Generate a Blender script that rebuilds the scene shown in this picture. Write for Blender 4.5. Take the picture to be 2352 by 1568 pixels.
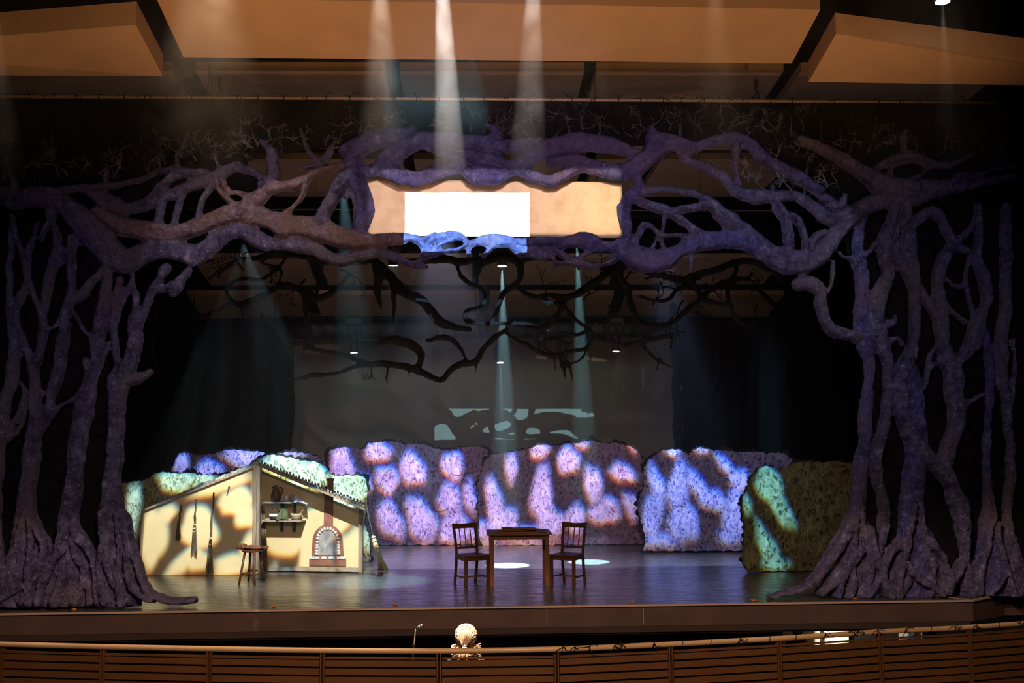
import bpy, math, random
import numpy as np
from mathutils import Vector, Matrix, Quaternion, noise as mnoise

for o in list(bpy.data.objects):
    bpy.data.objects.remove(o)
scn = bpy.context.scene
COL = scn.collection

# ------------------------------------------------------------------ camera
F = 2355.0
CAM = Vector((0, 0, 2.17))
YAW, PITCH, ROLL = math.atan(0.0396), math.atan(219 / F), math.radians(0.43)
fwd = Vector((math.sin(YAW) * math.cos(PITCH), math.cos(YAW) * math.cos(PITCH), math.sin(PITCH)))
r0 = Vector((math.cos(YAW), -math.sin(YAW), 0))
u0 = r0.cross(fwd)
RIGHT = r0 * math.cos(ROLL) - u0 * math.sin(ROLL)
UP = r0 * math.sin(ROLL) + u0 * math.cos(ROLL)
cd = bpy.data.cameras.new('camera')
cd.sensor_width = 36
cd.lens = 36 * F / 2352
cd.clip_end = 200
cam = bpy.data.objects.new('camera', cd)
COL.objects.link(cam)
M = Matrix((RIGHT, UP, -fwd)).transposed().to_4x4()
M.translation = CAM
cam.matrix_world = M
scn.camera = cam


def ray(px, py):
    return fwd + RIGHT * ((px - 1176) / F) - UP * ((py - 784) / F)


def P(px, py, Y):
    d = ray(px, py)
    return CAM + d * (Y / d.y)


def G(px, py, z=0.0):
    d = ray(px, py)
    return CAM + d * ((z - CAM.z) / d.z)


def project(X, Y, Z):
    """numpy world -> photograph pixels"""
    x, y, z = X - CAM.x, Y - CAM.y, Z - CAM.z
    a = x * RIGHT.x + y * RIGHT.y + z * RIGHT.z
    b = x * UP.x + y * UP.y + z * UP.z
    c = x * fwd.x + y * fwd.y + z * fwd.z
    return 1176 + F * a / c, 784 - F * b / c


class Wall:
    """vertical plane through two floor points"""
    def __init__(s, A, B):
        s.A, s.B = A, B
        s.t = (B - A); s.t.z = 0
        s.len = s.t.length
        s.t.normalize()
        s.n = Vector((s.t.y, -s.t.x, 0))       # towards the camera
        if s.n.y > 0:
            s.n = -s.n

    def pt(s, px, py, off=0.0):
        d = ray(px, py)
        k = ((s.A + s.n * off) - CAM).dot(s.n) / d.dot(s.n)
        return CAM + d * k


def wplane(Y):
    return Wall(Vector((-1, Y, 0)), Vector((1, Y, 0)))


# ------------------------------------------------------------------ world, exposure
w = bpy.data.worlds.new('world')
scn.world = w
w.use_nodes = True
w.node_tree.nodes['Background'].inputs[0].default_value = (0.10, 0.11, 0.15, 1)
w.node_tree.nodes['Background'].inputs[1].default_value = 0.01
scn.view_settings.view_transform = 'Standard'
scn.view_settings.look = 'None'
scn.view_settings.gamma = 1
scn.view_settings.exposure = 0
scn.view_settings.use_curve_mapping = False
cy = scn.cycles
cy.use_denoising = True
cy.max_bounces = 6
cy.diffuse_bounces = 2
cy.glossy_bounces = 2
cy.volume_bounces = 0
cy.transparent_max_bounces = 8
cy.volume_step_rate = 1.0
cy.volume_max_steps = 64
cy.use_light_tree = True
cy.sample_clamp_indirect = 3

# ------------------------------------------------------------------ lights


def look(o, target):
    d = (Vector(target) - o.location)
    o.rotation_euler = d.to_track_quat('-Z', 'Y').to_euler()


def spot(name, loc, target, power, color=(1, 1, 1), angle=30, blend=0.5, radius=0.05):
    ld = bpy.data.lights.new(name, 'SPOT')
    ld.energy = power
    ld.color = color
    ld.spot_size = math.radians(angle)
    ld.spot_blend = blend
    ld.shadow_soft_size = radius
    o = bpy.data.objects.new(name, ld)
    COL.objects.link(o)
    o.location = loc
    look(o, target)
    return o


def area(name, loc, target, power, color, sx, sy):
    ld = bpy.data.lights.new(name, 'AREA')
    ld.shape = 'RECTANGLE'
    ld.size, ld.size_y = sx, sy
    ld.energy = power
    ld.color = color
    o = bpy.data.objects.new(name, ld)
    COL.objects.link(o)
    o.location = loc
    look(o, target)
    return o


def sm(a, b, x):
    t = np.clip((x - a) / (b - a), 0, 1)
    return t * t * (3 - 2 * t)


def gobo(name, loc, target, power, color, half, img_fn, N=512, radius=0.02):
    """A projector: a spot whose slide (a pattern held in front of the lamp) is a generated picture.
    img_fn(u, v) -> RGB arrays for slide coordinates in -half..half."""
    angle = 2 * math.degrees(math.atan(half * 1.42))
    o = spot(name, loc, target, power, color, min(angle, 160), 0.05, radius)
    R = (Vector(target) - Vector(loc)).to_track_quat('-Z', 'Y').to_matrix()
    ax, ay, az = R.col[0], R.col[1], R.col[2]
    g = (np.arange(N) + 0.5) / N * 2 * half - half
    U, V = np.meshgrid(g, g)
    L = Vector(loc)
    DX = ax.x * U + ay.x * V - az.x
    DY = ax.y * U + ay.y * V - az.y
    DZ = ax.z * U + ay.z * V - az.z
    rgb = img_fn(L, DX, DY, DZ)
    px = np.ones((N, N, 4), dtype=np.float32)
    px[..., :3] = rgb
    px[0, :, :3] = 0; px[-1, :, :3] = 0; px[:, 0, :3] = 0; px[:, -1, :3] = 0
    im = bpy.data.images.new(name + '_slide', N, N, float_buffer=True)
    im.colorspace_settings.name = 'Non-Color'
    im.pixels.foreach_set(px.ravel())
    im.update()
    im.pack()
    ld = o.data
    ld.use_nodes = True
    nt = ld.node_tree
    em = next(n for n in nt.nodes if n.type == 'EMISSION')
    geo = nt.nodes.new('ShaderNodeNewGeometry')

    def dot(vec):
        n = nt.nodes.new('ShaderNodeVectorMath'); n.operation = 'DOT_PRODUCT'
        nt.links.new(geo.outputs['Incoming'], n.inputs[0])
        n.inputs[1].default_value = tuple(vec)
        return n.outputs['Value']

    def mth(op, a, b=None):
        n = nt.nodes.new('ShaderNodeMath'); n.operation = op
        for i, v in enumerate((a, b)):
            if v is None: continue
            if isinstance(v, (int, float)): n.inputs[i].default_value = v
            else: nt.links.new(v, n.inputs[i])
        return n.outputs[0]
    z = dot(-az)
    cx = nt.nodes.new('ShaderNodeCombineXYZ')
    nt.links.new(mth('ADD', mth('DIVIDE', mth('DIVIDE', dot(ax), z), 2 * half), 0.5), cx.inputs[0])
    nt.links.new(mth('ADD', mth('DIVIDE', mth('DIVIDE', dot(ay), z), 2 * half), 0.5), cx.inputs[1])
    ti = nt.nodes.new('ShaderNodeTexImage')
    ti.image = im
    ti.extension = 'CLIP'
    nt.links.new(cx.outputs[0], ti.inputs[0])
    nt.links.new(ti.outputs[0], em.inputs[0])
    return o


def blob_field(px, py, blobs):
    """blobs: (x, y, rx, ry, rot_degrees, soft) -> 0..1"""
    out = np.zeros_like(px)
    for b in blobs:
        x, y, rx, ry, rot, soft = (list(b) + [0, 7])[:6] if len(b) < 6 else b
        c, s = math.cos(math.radians(rot)), math.sin(math.radians(rot))
        dx, dy = px - x, py - y
        a = (dx * c + dy * s) / rx
        q = (-dx * s + dy * c) / ry
        # a little irregular outline
        th = np.arctan2(q, a)
        wob = 1 + 0.09 * np.sin(3 * th + x) + 0.05 * np.sin(5 * th + y)
        r = np.sqrt(a * a + q * q) / wob
        d = (1 - r) * min(rx, ry)
        out = np.maximum(out, sm(-soft, soft, d))
    return out


def blob_slide(wall, blobs, sep=3.0, floor=None, amb=0.0):
    def fn(L, DX, DY, DZ):
        dn = DX * wall.n.x + DY * wall.n.y
        k = (wall.A - L).dot(wall.n) / np.where(abs(dn) < 1e-5, -1e-5, dn)
        X, Y, Z = L.x + DX * k, L.y + DY * k, L.z + DZ * k
        hitf = Z < 0
        kf = -L.z / np.where(DZ < -1e-4, DZ, -1e-4)
        X = np.where(hitf, L.x + DX * kf, X)
        Y = np.where(hitf, L.y + DY * kf, Y)
        Z = np.where(hitf, 0, Z)
        ok = (k > 0) & (Y > 3)
        Y = np.where(ok, Y, 20)
        px, py = project(X, Y, Z)
        ch = []
        for s_ in (sep, 0.0, -sep):
            v = blob_field(px + s_ * 0.3, py - s_, blobs)
            if floor is not None:
                v = np.maximum(v, np.where(hitf, blob_field(px, py, floor) * 0.6, 0))
            ch.append(np.where(ok, v + amb, 0))
        return np.stack(ch, -1)
    return fn


def rect_slide(Yt, x0, y0, x1, y1):
    def fn(L, DX, DY, DZ):
        k = (Yt - L.y) / np.where(abs(DY) < 1e-5, 1e-5, DY)
        px, py = project(L.x + DX * k, np.full_like(DX, Yt), L.z + DZ * k)
        v = ((px > x0) & (px < x1) & (py > y0) & (py < y1) & (k > 0)).astype(float)
        return np.stack([v, v, v], -1)
    return fn


# wall lines of the painted flats (two floor points each)
WH = Wall(G(850, 1253), G(1465, 1250))
WH2 = Wall(WH.A + Vector((0, -0.08, 0)), WH.B + Vector((0, -0.08, 0)))
WB = Wall(G(1470, 1270), G(1710, 1268))
WG = Wall(G(1705, 1315), G(2100, 1306))
WF = Wall(G(300, 1272), G(760, 1268))
WL = Wall(G(270, 1292), G(850, 1290))
HLW = Wall(G(322, 1321), G(582, 1320))
HRW = Wall(G(597, 1310), G(832, 1314))
print('WALLS', [(round(q.A.y, 2), round(q.B.y, 2)) for q in (WH, WB, WG, WF, WL, HLW, HRW)])
# purple hedges, middle
PURPLE = [(785, 1075, 26, 48, -8), (830, 1115, 20, 26, -35), (868, 1040, 28, 22, 5), (888, 1105, 27, 30, -20), (948, 1082, 27, 36, -25),
          (1040, 1074, 24, 30, -15), (897, 1200, 27, 46, -25), (968, 1200, 32, 54, -25), (1035, 1160, 26, 44, -15),
          (1050, 1220, 40, 34, 0), (1080, 1150, 14, 34, -10), (1138, 1170, 19, 50, -8), (1165, 1215, 30, 36, -35), (1178, 1088, 12, 30, 0),
          (1245, 1044, 20, 22, -10), (1250, 1150, 24, 60, 3), (1270, 1215, 32, 40, -10), (1314, 1072, 26, 30, 0), (1345, 1030, 14, 15, 0),
          (1372, 1130, 20, 44, -8), (1400, 1190, 38, 30, -20), (1440, 1100, 30, 20, 25), (1330, 1210, 22, 34, 0),
          (1460, 1180, 16, 30, -15), (1110, 1235, 40, 20, 0), (1210, 1240, 60, 14, 0), (1465, 1035, 8, 16, -30)]
gobo('purple_hedge_projector', (-0.6, 17.3, 5.9), (-0.3, 20.5, 1.0), 7200, (0.74, 0.71, 1.0), 1.0,
     blob_slide(WH, [b + (9,) for b in PURPLE], 4.5, floor=[(1180, 1300, 230, 38, 0, 30), (950, 1290, 120, 26, 0, 25)], amb=0.004), 768)
BLUE = [(1508, 1120, 18, 44, -20), (1500, 1190, 26, 60, 8), (1558, 1130, 26, 62, 5), (1570, 1210, 40, 50, -8), (1600, 1120, 20, 40, -40),
        (1640, 1160, 40, 24, 25), (1690, 1190, 34, 60, 0), (1670, 1078, 12, 32, -45), (1700, 1110, 24, 26, -15), (1612, 1036, 20, 12, 0),
        (1545, 1042, 20, 14, 20), (1680, 1245, 36, 18, 0), (1520, 1252, 50, 16, 0)]
gobo('blue_hedge_projector', (3.3, 17.3, 5.5), (3.3, 19.3, 0.9), 4800, (0.46, 0.60, 1.0), 0.7,
     blob_slide(WB, [(b[0], b[1], b[2] * 0.88, b[3] * 0.92, b[4], 9) for b in BLUE], 4.5, floor=[(1600, 1300, 170, 24, 0, 25)], amb=0.0), 512)
MINT = [(1765, 1115, 30, 38, -20), (1790, 1165, 18, 60, -28), (1765, 1265, 18, 60, -26), (1780, 1300, 30, 14, 0), (1716, 1165, 8, 20, -10)]
gobo('mint_hedge_projector', (3.3, 11.0, 6.95), (4.2, 16.5, 0.9), 14000, (0.24, 0.66, 1.0), 0.45,
     blob_slide(WG, [b + (7,) for b in MINT], 4, amb=0.005), 512)
HOUSE = [(354, 1232, 30, 70, 8), (382, 1180, 18, 26, 40), (458, 1212, 41, 50, -12), (424, 1286, 56, 17, -45), (452, 1282, 26, 30, -30),
         (535, 1296, 46, 24, -10), (570, 1252, 13, 42, 25), (514, 1110, 66, 18, -22), (545, 1152, 38, 34, 0), (566, 1184, 28, 28, 0), (524, 1160, 22, 18, 0),
         (588, 1220, 8, 110, 0), (629, 1277, 13, 42, 4), (656, 1284, 20, 30, 0), (690, 1268, 13, 44, 4), (718, 1214, 36, 74, 0), (747, 1250, 22, 52, -10),
         (802, 1245, 32, 74, 0), (614, 1147, 15, 36, 0), (657, 1165, 52, 44, 0), (745, 1150, 60, 40, 0), (838, 1235, 12, 70, 0),
         (620, 1308, 20, 6, 0), (705, 1309, 34, 6, 0), (790, 1310, 26, 6, 0), (872, 1275, 24, 46, -25)]
gobo('cottage_projector', (-2.0, 11.0, 6.95), (-3.4, 16.3, 0.9), 7600, (1.0, 0.97, 0.86), 0.42,
     blob_slide(HLW, [b + (8,) for b in HOUSE], 3.5, floor=[(600, 1345, 240, 18, 0, 14), (800, 1340, 60, 30, 0, 14)], amb=0.012), 768)
BACKL = [(568, 1055, 56, 22, 5), (415, 1072, 16, 26, 10), (478, 1085, 32, 20, 0), (665, 1042, 34, 14, 0), (385, 1040, 8, 16, 0), (655, 1030, 10, 16, 0), (327, 1097, 6, 14, -20), (760, 1110, 20, 20, 0)]
gobo('far_hedge_projector', (-3.6, 17.3, 5.4), (-4.0, 19.3, 1.4), 3200, (0.62, 0.70, 1.0), 0.55,
     blob_slide(WF, [b + (8,) for b in BACKL], 4), 512)
GREENL = [(405, 1108, 40, 24, 0), (465, 1105, 24, 16, -20), (305, 1170, 14, 50, 5), (660, 1075, 56, 30, 15), (710, 1095, 44, 34, 0),
          (800, 1125, 44, 50, 0), (845, 1240, 14, 26, 0)]
gobo('green_hedge_projector', (-3.2, 14.4, 4.9), (-3.5, 17.3, 1.5), 4500, (0.72, 0.95, 1.0), 0.9,
     blob_slide(WL, [b + (9,) for b in GREENL], 4), 512)
# surtitle projector: its rectangle also spills through the gaps of the portal
gobo('surtitle_projector', (-0.89, 5.1, 6.46), (-0.62, 13.8, 5.08), 18000, (0.46, 0.86, 1.0), 0.16,
     rect_slide(13.8, 928, 431, 1212, 584), 1024, 0.001)

WARM = (1.0, 0.52, 0.22)
# added spots without fixtures, brightening the ceiling reflectors from below
spot('ceiling_fill', (-1.5, 8.3, 0.8), (-1.0, 11.2, 7), 950, WARM, 62, 1, 0.3)
spot('ceiling_fill', (4.0, 8.3, 0.8), (4.0, 11.2, 7), 760, WARM, 60, 1, 0.3)
spot('ceiling_fill', (-5.5, 8.3, 0.8), (-5.0, 11.2, 7), 420, WARM, 55, 1, 0.3)
spot('ceiling_fill', (0.5, 3.0, 1.5), (0.5, 12, 7), 600, WARM, 70, 1, 0.3)
# light on the portal
spot('portal_warm', (-2.5, 5.0, 6.5), P(570, 500, 13.8), 1050, (1.0, 0.74, 0.68), 20, 1, 0.1)
spot('portal_blue', (0.0, 5.0, 5.5), P(1130, 390, 13.8), 620, (0.36, 0.44, 1.0), 34, 1, 0.1)
spot('portal_lilac', (1.5, 5.0, 5.5), P(1600, 530, 13.8), 620, (0.80, 0.70, 1.0), 28, 1, 0.1)
spot('portal_right', (3.5, 4.5, 5.0), P(2080, 720, 13.8), 370, (0.56, 0.60, 1.0), 34, 1, 0.1)
spot('portal_left', (-3.5, 4.5, 5.0), P(240, 820, 13.8), 330, (0.62, 0.60, 1.0), 36, 1, 0.1)
def parchment_slide(L, DX, DY, DZ):
    k = (14.0 - L.y) / np.where(abs(DY) < 1e-5, 1e-5, DY)
    px, py = project(L.x + DX * k, np.full_like(DX, 14.0), L.z + DZ * k)
    v = sm(832, 846, px) * sm(1432, 1424, px) * sm(404, 412, py) * sm(542, 534, py) * (k > 0)
    t = sm(1150, 1400, px)
    return np.stack([v * (0.8 + 0.45 * t), v * (0.67 + 0.33 * t), v * (0.60 + 0.02 * t)], -1)


gobo('surtitle_warm', (0.6, 6.0, 6.8), (0.5, 14.0, 5.2), 3300, (1.0, 0.95, 0.9), 0.36, parchment_slide, 512)
# apron and pit rail
def shutter_slide(y_lo, y_hi):
    def fn(L, DX, DY, DZ):
        kf = (0 - L.z) / np.where(DZ < -1e-4, DZ, -1e-4)
        Yh = L.y + DY * kf
        v = sm(y_hi + 1.2, y_hi, Yh) * sm(y_lo - 1, y_lo, Yh) * (DZ < -1e-4)
        return np.stack([v, v, v], -1)
    return fn


gobo('apron_light', (0, 4.0, 6.5), (0, 13.2, 0), 2300, (1.0, 0.66, 0.50), 1.2, shutter_slide(12.0, 15.0), 256, 0.1)
spot('rail_light', (0, 2.0, 6.0), (0.3, 9.6, 0), 1700, (1.0, 0.62, 0.35), 95, 1, 0.2)
# upstage wash
area('stage_wash', (0, 19.5, 6.0), (0, 20.5, 0), 14, (0.62, 0.42, 0.85), 9, 2)
area('reflector_wash', (0, 17.0, 3.0), (0, 19.5, 7), 26, (1.0, 0.62, 0.35), 8, 3)
area('backdrop_wash', (0, 24.9, 4.9), (0, 26, 2.0), 22, (0.85, 0.86, 0.70), 8, 0.3)
spot('green_wash', (5.0, 12.0, 6.4), P(1850, 1180, 16.5), 60, (1.0, 0.8, 0.5), 34, 1, 0.2)


def beam(name, x, ytop, xb, yb, Y, w0, power, color, blend=0.12, Yb=None):
    """a hard-edged spot whose apex is high at (x, ytop) and which points at (xb, yb); w0 = width in px at yb"""
    a = P(x, ytop, Y)
    b = P(xb, yb, Yb or Y)
    half = w0 * 0.5 * Y / F
    ang = 2 * math.degrees(math.atan(half / (a - b).length))
    return spot(name, a, b, power, color, ang, blend, 0.015)


beam('beam_conductor', 1004, -290, 1082, 1450, 10.3, 190, 48000, (1.0, 0.93, 0.86), 0.1)
beam('beam_apron', 1232, -250, 1180, 1400, 10.5, 230, 9000, (1.0, 0.86, 0.76), 0.1)
beam('beam_haze_warm', 870, -170, 900, 1400, 10.6, 420, 4200, (1.0, 0.80, 0.62), 1)
beam('beam_haze_amber', 470, -240, 500, 700, 10.7, 620, 1500, (1.0, 0.66, 0.38), 1)
beam('beam_haze_left', -20, -60, 10, 500, 10.7, 160, 500, (1.0, 0.8, 0.6), 1)
beam('beam_haze_right', 1640, -120, 1660, 700, 10.7, 300, 500, (1.0, 0.66, 0.38), 1)
beam('beam_lamp_right', 2165, 8, 2185, 500, 10.8, 120, 160, (1.0, 0.9, 0.75), 1)

# ------------------------------------------------------------------ mesh helpers


class MB:
    def __init__(s):
        s.v, s.f = [], []

    def add(s, vs, fs):
        k = len(s.v)
        s.v += [tuple(v) for v in vs]
        s.f += [tuple(i + k for i in f) for f in fs]

    def box(s, c, size, rot=None, taper=None):
        hx, hy, hz = size[0] / 2, size[1] / 2, size[2] / 2
        R = rot if rot is not None else Matrix.Identity(3)
        vs = []
        for z in (-1, 1):
            t = taper if (taper and z > 0) else 1
            for x, y in ((-1, -1), (1, -1), (1, 1), (-1, 1)):
                vs.append(Vector(c) + R @ Vector((x * hx * t, y * hy * t, z * hz)))
        s.add(vs, [(3, 2, 1, 0), (4, 5, 6, 7), (0, 1, 5, 4), (1, 2, 6, 5), (2, 3, 7, 6), (3, 0, 4, 7)])

    def bar(s, a, b, wx, wy=None, up=(0, 1, 0)):
        """rectangular bar from a to b"""
        a, b = Vector(a), Vector(b)
        wy = wy or wx
        d = (b - a).normalized()
        x = d.cross(Vector(up))
        if x.length < 1e-4: x = d.cross(Vector((1, 0, 0)))
        x.normalize()
        y = x.cross(d)
        vs = []
        for p in (a, b):
            for i, j in ((-1, -1), (1, -1), (1, 1), (-1, 1)):
                vs.append(p + x * i * wx / 2 + y * j * wy / 2)
        s.add(vs, [(3, 2, 1, 0), (4, 5, 6, 7), (0, 1, 5, 4), (1, 2, 6, 5), (2, 3, 7, 6), (3, 0, 4, 7)])

    def tube(s, pts, rad, n=8, flat=1.0, cap=True):
        """flat: scale of the thickness along world Y"""
        pts = [Vector(p) for p in pts]
        if not isinstance(rad, (list, tuple)): rad = [rad] * len(pts)
        m = len(pts)
        vs = []
        prev = None
        for i, p in enumerate(pts):
            d = (pts[min(i + 1, m - 1)] - pts[max(i - 1, 0)])
            if d.length < 1e-7: d = Vector((0, 0, 1))
            d.normalize()
            if prev is None:
                x = d.cross(Vector((0, 1, 0)))
                if x.length < 0.05: x = d.cross(Vector((1, 0, 0)))
            else:
                x = prev - d * prev.dot(d)
                if x.length < 1e-5: x = d.cross(Vector((0, 1, 0.01)))
            x.normalize()
            prev = x
            y = d.cross(x)
            for k in range(n):
                a = 2 * math.pi * k / n
                o = (x * math.cos(a) + y * math.sin(a)) * rad[i]
                o.y *= flat
                vs.append(p + o)
        fs = []
        for i in range(m - 1):
            for k in range(n):
                k2 = (k + 1) % n
                fs.append((i * n + k, i * n + k2, (i + 1) * n + k2, (i + 1) * n + k))
        if cap:
            fs.append(tuple(reversed(range(n))))
            fs.append(tuple((m - 1) * n + k for k in range(n)))
        s.add(vs, fs)

    def lathe(s, c, prof, n=20, axis=None, sx=1, sy=1):
        """profile of (radius, height) turned about the vertical through c"""
        c = Vector(c)
        R = axis if axis is not None else Matrix.Identity(3)
        vs = []
        for r, z in prof:
            for k in range(n):
                a = 2 * math.pi * k / n
                vs.append(c + R @ Vector((r * math.cos(a) * sx, r * math.sin(a) * sy, z)))
        fs = []
        for i in range(len(prof) - 1):
            for k in range(n):
                k2 = (k + 1) % n
                fs.append((i * n + k, i * n + k2, (i + 1) * n + k2, (i + 1) * n + k))
        fs.append(tuple(reversed(range(n))))
        fs.append(tuple((len(prof) - 1) * n + k for k in range(n)))
        s.add(vs, fs)

    def slab(s, front, back):
        """closed plate from a front outline and a matching back outline"""
        n = len(front)
        s.add(list(front) + list(back),
              [tuple(range(n)), tuple(reversed(range(n, 2 * n)))] +
              [(i, n + i, n + (i + 1) % n, (i + 1) % n) for i in range(n)])

    def blob(s, c, r, n=14, m=10, jit=0.0, seed=0, rot=None):
        """r = (rx, ry, rz)"""
        R = rot if rot is not None else Matrix.Identity(3)
        vs = []
        for i in range(1, m):
            t = math.pi * i / m
            for k in range(n):
                a = 2 * math.pi * k / n
                d = Vector((math.sin(t) * math.cos(a), math.sin(t) * math.sin(a), math.cos(t)))
                q = 1 + jit * mnoise.noise(d * 2.3 + Vector((seed, seed * 1.7, 0)))
                vs.append(Vector(c) + R @ Vector((d.x * r[0] * q, d.y * r[1] * q, d.z * r[2] * q)))
        top = len(vs); vs.append(Vector(c) + R @ Vector((0, 0, r[2])))
        bot = len(vs); vs.append(Vector(c) + R @ Vector((0, 0, -r[2])))
        fs = []
        for i in range(m - 2):
            for k in range(n):
                k2 = (k + 1) % n
                fs.append((i * n + k, (i + 1) * n + k, (i + 1) * n + k2, i * n + k2))
        for k in range(n):
            fs.append((top, k, (k + 1) % n))
            fs.append((bot, (m - 2) * n + (k + 1) % n, (m - 2) * n + k))
        s.add(vs, fs)

    def build(s, name, mat, parent=None, smooth=False, label=None, origin=None):
        me = bpy.data.meshes.new(name)
        vs = s.v
        loc = Vector((0, 0, 0))
        if parent is None:
            if origin is not None: loc = Vector(origin)
        else:
            loc = Vector((0, 0, 0))
        base = parent.matrix_basis.inverted() if parent is not None else Matrix.Translation(-loc)
        if parent is not None and parent.parent is not None:
            base = (parent.parent.matrix_basis @ parent.matrix_basis).inverted()
        me.from_pydata([tuple(base @ Vector(v)) for v in vs], [], s.f)
        me.validate()
        me.update()
        import bmesh
        bm = bmesh.new(); bm.from_mesh(me)
        bmesh.ops.recalc_face_normals(bm, faces=bm.faces)
        bm.to_mesh(me); bm.free()
        if smooth:
            for p in me.polygons: p.use_smooth = True
        me.materials.append(mat)
        o = bpy.data.objects.new(name, me)
        COL.objects.link(o)
        o.location = loc
        if parent is not None: o.parent = parent
        if label: o['label'] = label
        return o


def tag(o, label, cat, group=None, kind=None):
    o['label'] = label
    o['category'] = cat
    if group: o['group'] = group
    o['kind'] = kind or 'thing'
    return o


def thing(name, loc, label, cat, group=None, rz=0):
    o = bpy.data.objects.new(name, None)
    o.empty_display_size = 0.1
    COL.objects.link(o)
    o.location = loc
    o.rotation_euler = (0, 0, rz)
    o.matrix_basis = Matrix.Translation(Vector(loc)) @ Matrix.Rotation(rz, 4, 'Z')
    return tag(o, label, cat, group)


def struct(o):
    o['kind'] = 'structure'
    return o


def copy_tree(o, parent=None):
    c = o.copy()
    COL.objects.link(c)
    c.parent = parent
    for ch in [x for x in bpy.data.objects if x.parent == o]:
        copy_tree(ch, c)
    return c


def catmull(pts, step=0.5):
    """pts: tuples; returns smooth list, `step` = spacing relative to the first two components (pixels)"""
    out = []
    n = len(pts)
    for i in range(n - 1):
        p0 = pts[max(i - 1, 0)]; p1 = pts[i]; p2 = pts[i + 1]; p3 = pts[min(i + 2, n - 1)]
        L = math.hypot(p2[0] - p1[0], p2[1] - p1[1])
        k = max(2, int(L / step))
        for j in range(k):
            t = j / k
            out.append(tuple(0.5 * ((2 * b) + (-a + c) * t + (2 * a - 5 * b + 4 * c - d) * t * t + (-a + 3 * b - 3 * c + d) * t ** 3)
                             for a, b, c, d in zip(p0, p1, p2, p3)))
    out.append(tuple(pts[-1]))
    return out


# ------------------------------------------------------------------ materials


def mat(name, col, rough=0.7, col2=None, scale=4.0, detail=4, bump=0.0, bscale=None, stretch=(1, 1, 1), spec=0.3, metal=0.0, contrast=(0.35, 0.65), emit=None, estr=0):
    m = bpy.data.materials.new(name)
    m.use_nodes = True
    nt = m.node_tree
    b = nt.nodes['Principled BSDF']
    b.inputs['Base Color'].default_value = (*col, 1)
    b.inputs['Roughness'].default_value = rough
    b.inputs['Specular IOR Level'].default_value = spec
    b.inputs['Metallic'].default_value = metal
    if emit:
        b.inputs['Emission Color'].default_value = (*emit, 1)
        b.inputs['Emission Strength'].default_value = estr
    if col2 or bump:
        tc = nt.nodes.new('ShaderNodeTexCoord')
        mp = nt.nodes.new('ShaderNodeMapping')
        mp.inputs['Scale'].default_value = stretch
        nt.links.new(tc.outputs['Object'], mp.inputs[0])
        nz = nt.nodes.new('ShaderNodeTexNoise')
        nz.inputs['Scale'].default_value = scale
        nz.inputs['Detail'].default_value = detail
        nt.links.new(mp.outputs[0], nz.inputs['Vector'])
        if col2:
            rp = nt.nodes.new('ShaderNodeValToRGB')
            rp.color_ramp.elements[0].position = contrast[0]
            rp.color_ramp.elements[1].position = contrast[1]
            rp.color_ramp.elements[0].color = (*col, 1)
            rp.color_ramp.elements[1].color = (*col2, 1)
            nt.links.new(nz.outputs[0], rp.inputs[0])
            nt.links.new(rp.outputs[0], b.inputs['Base Color'])
        if bump:
            bn = nt.nodes.new('ShaderNodeTexNoise')
            bn.inputs['Scale'].default_value = bscale or scale * 3
            bn.inputs['Detail'].default_value = 3
            nt.links.new(mp.outputs[0], bn.inputs['Vector'])
            bp = nt.nodes.new('ShaderNodeBump')
            bp.inputs['Strength'].default_value = bump
            bp.inputs['Distance'].default_value = 0.05
            nt.links.new(bn.outputs[0], bp.inputs['Height'])
            nt.links.new(bp.outputs[0], b.inputs['Normal'])
    return m


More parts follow.
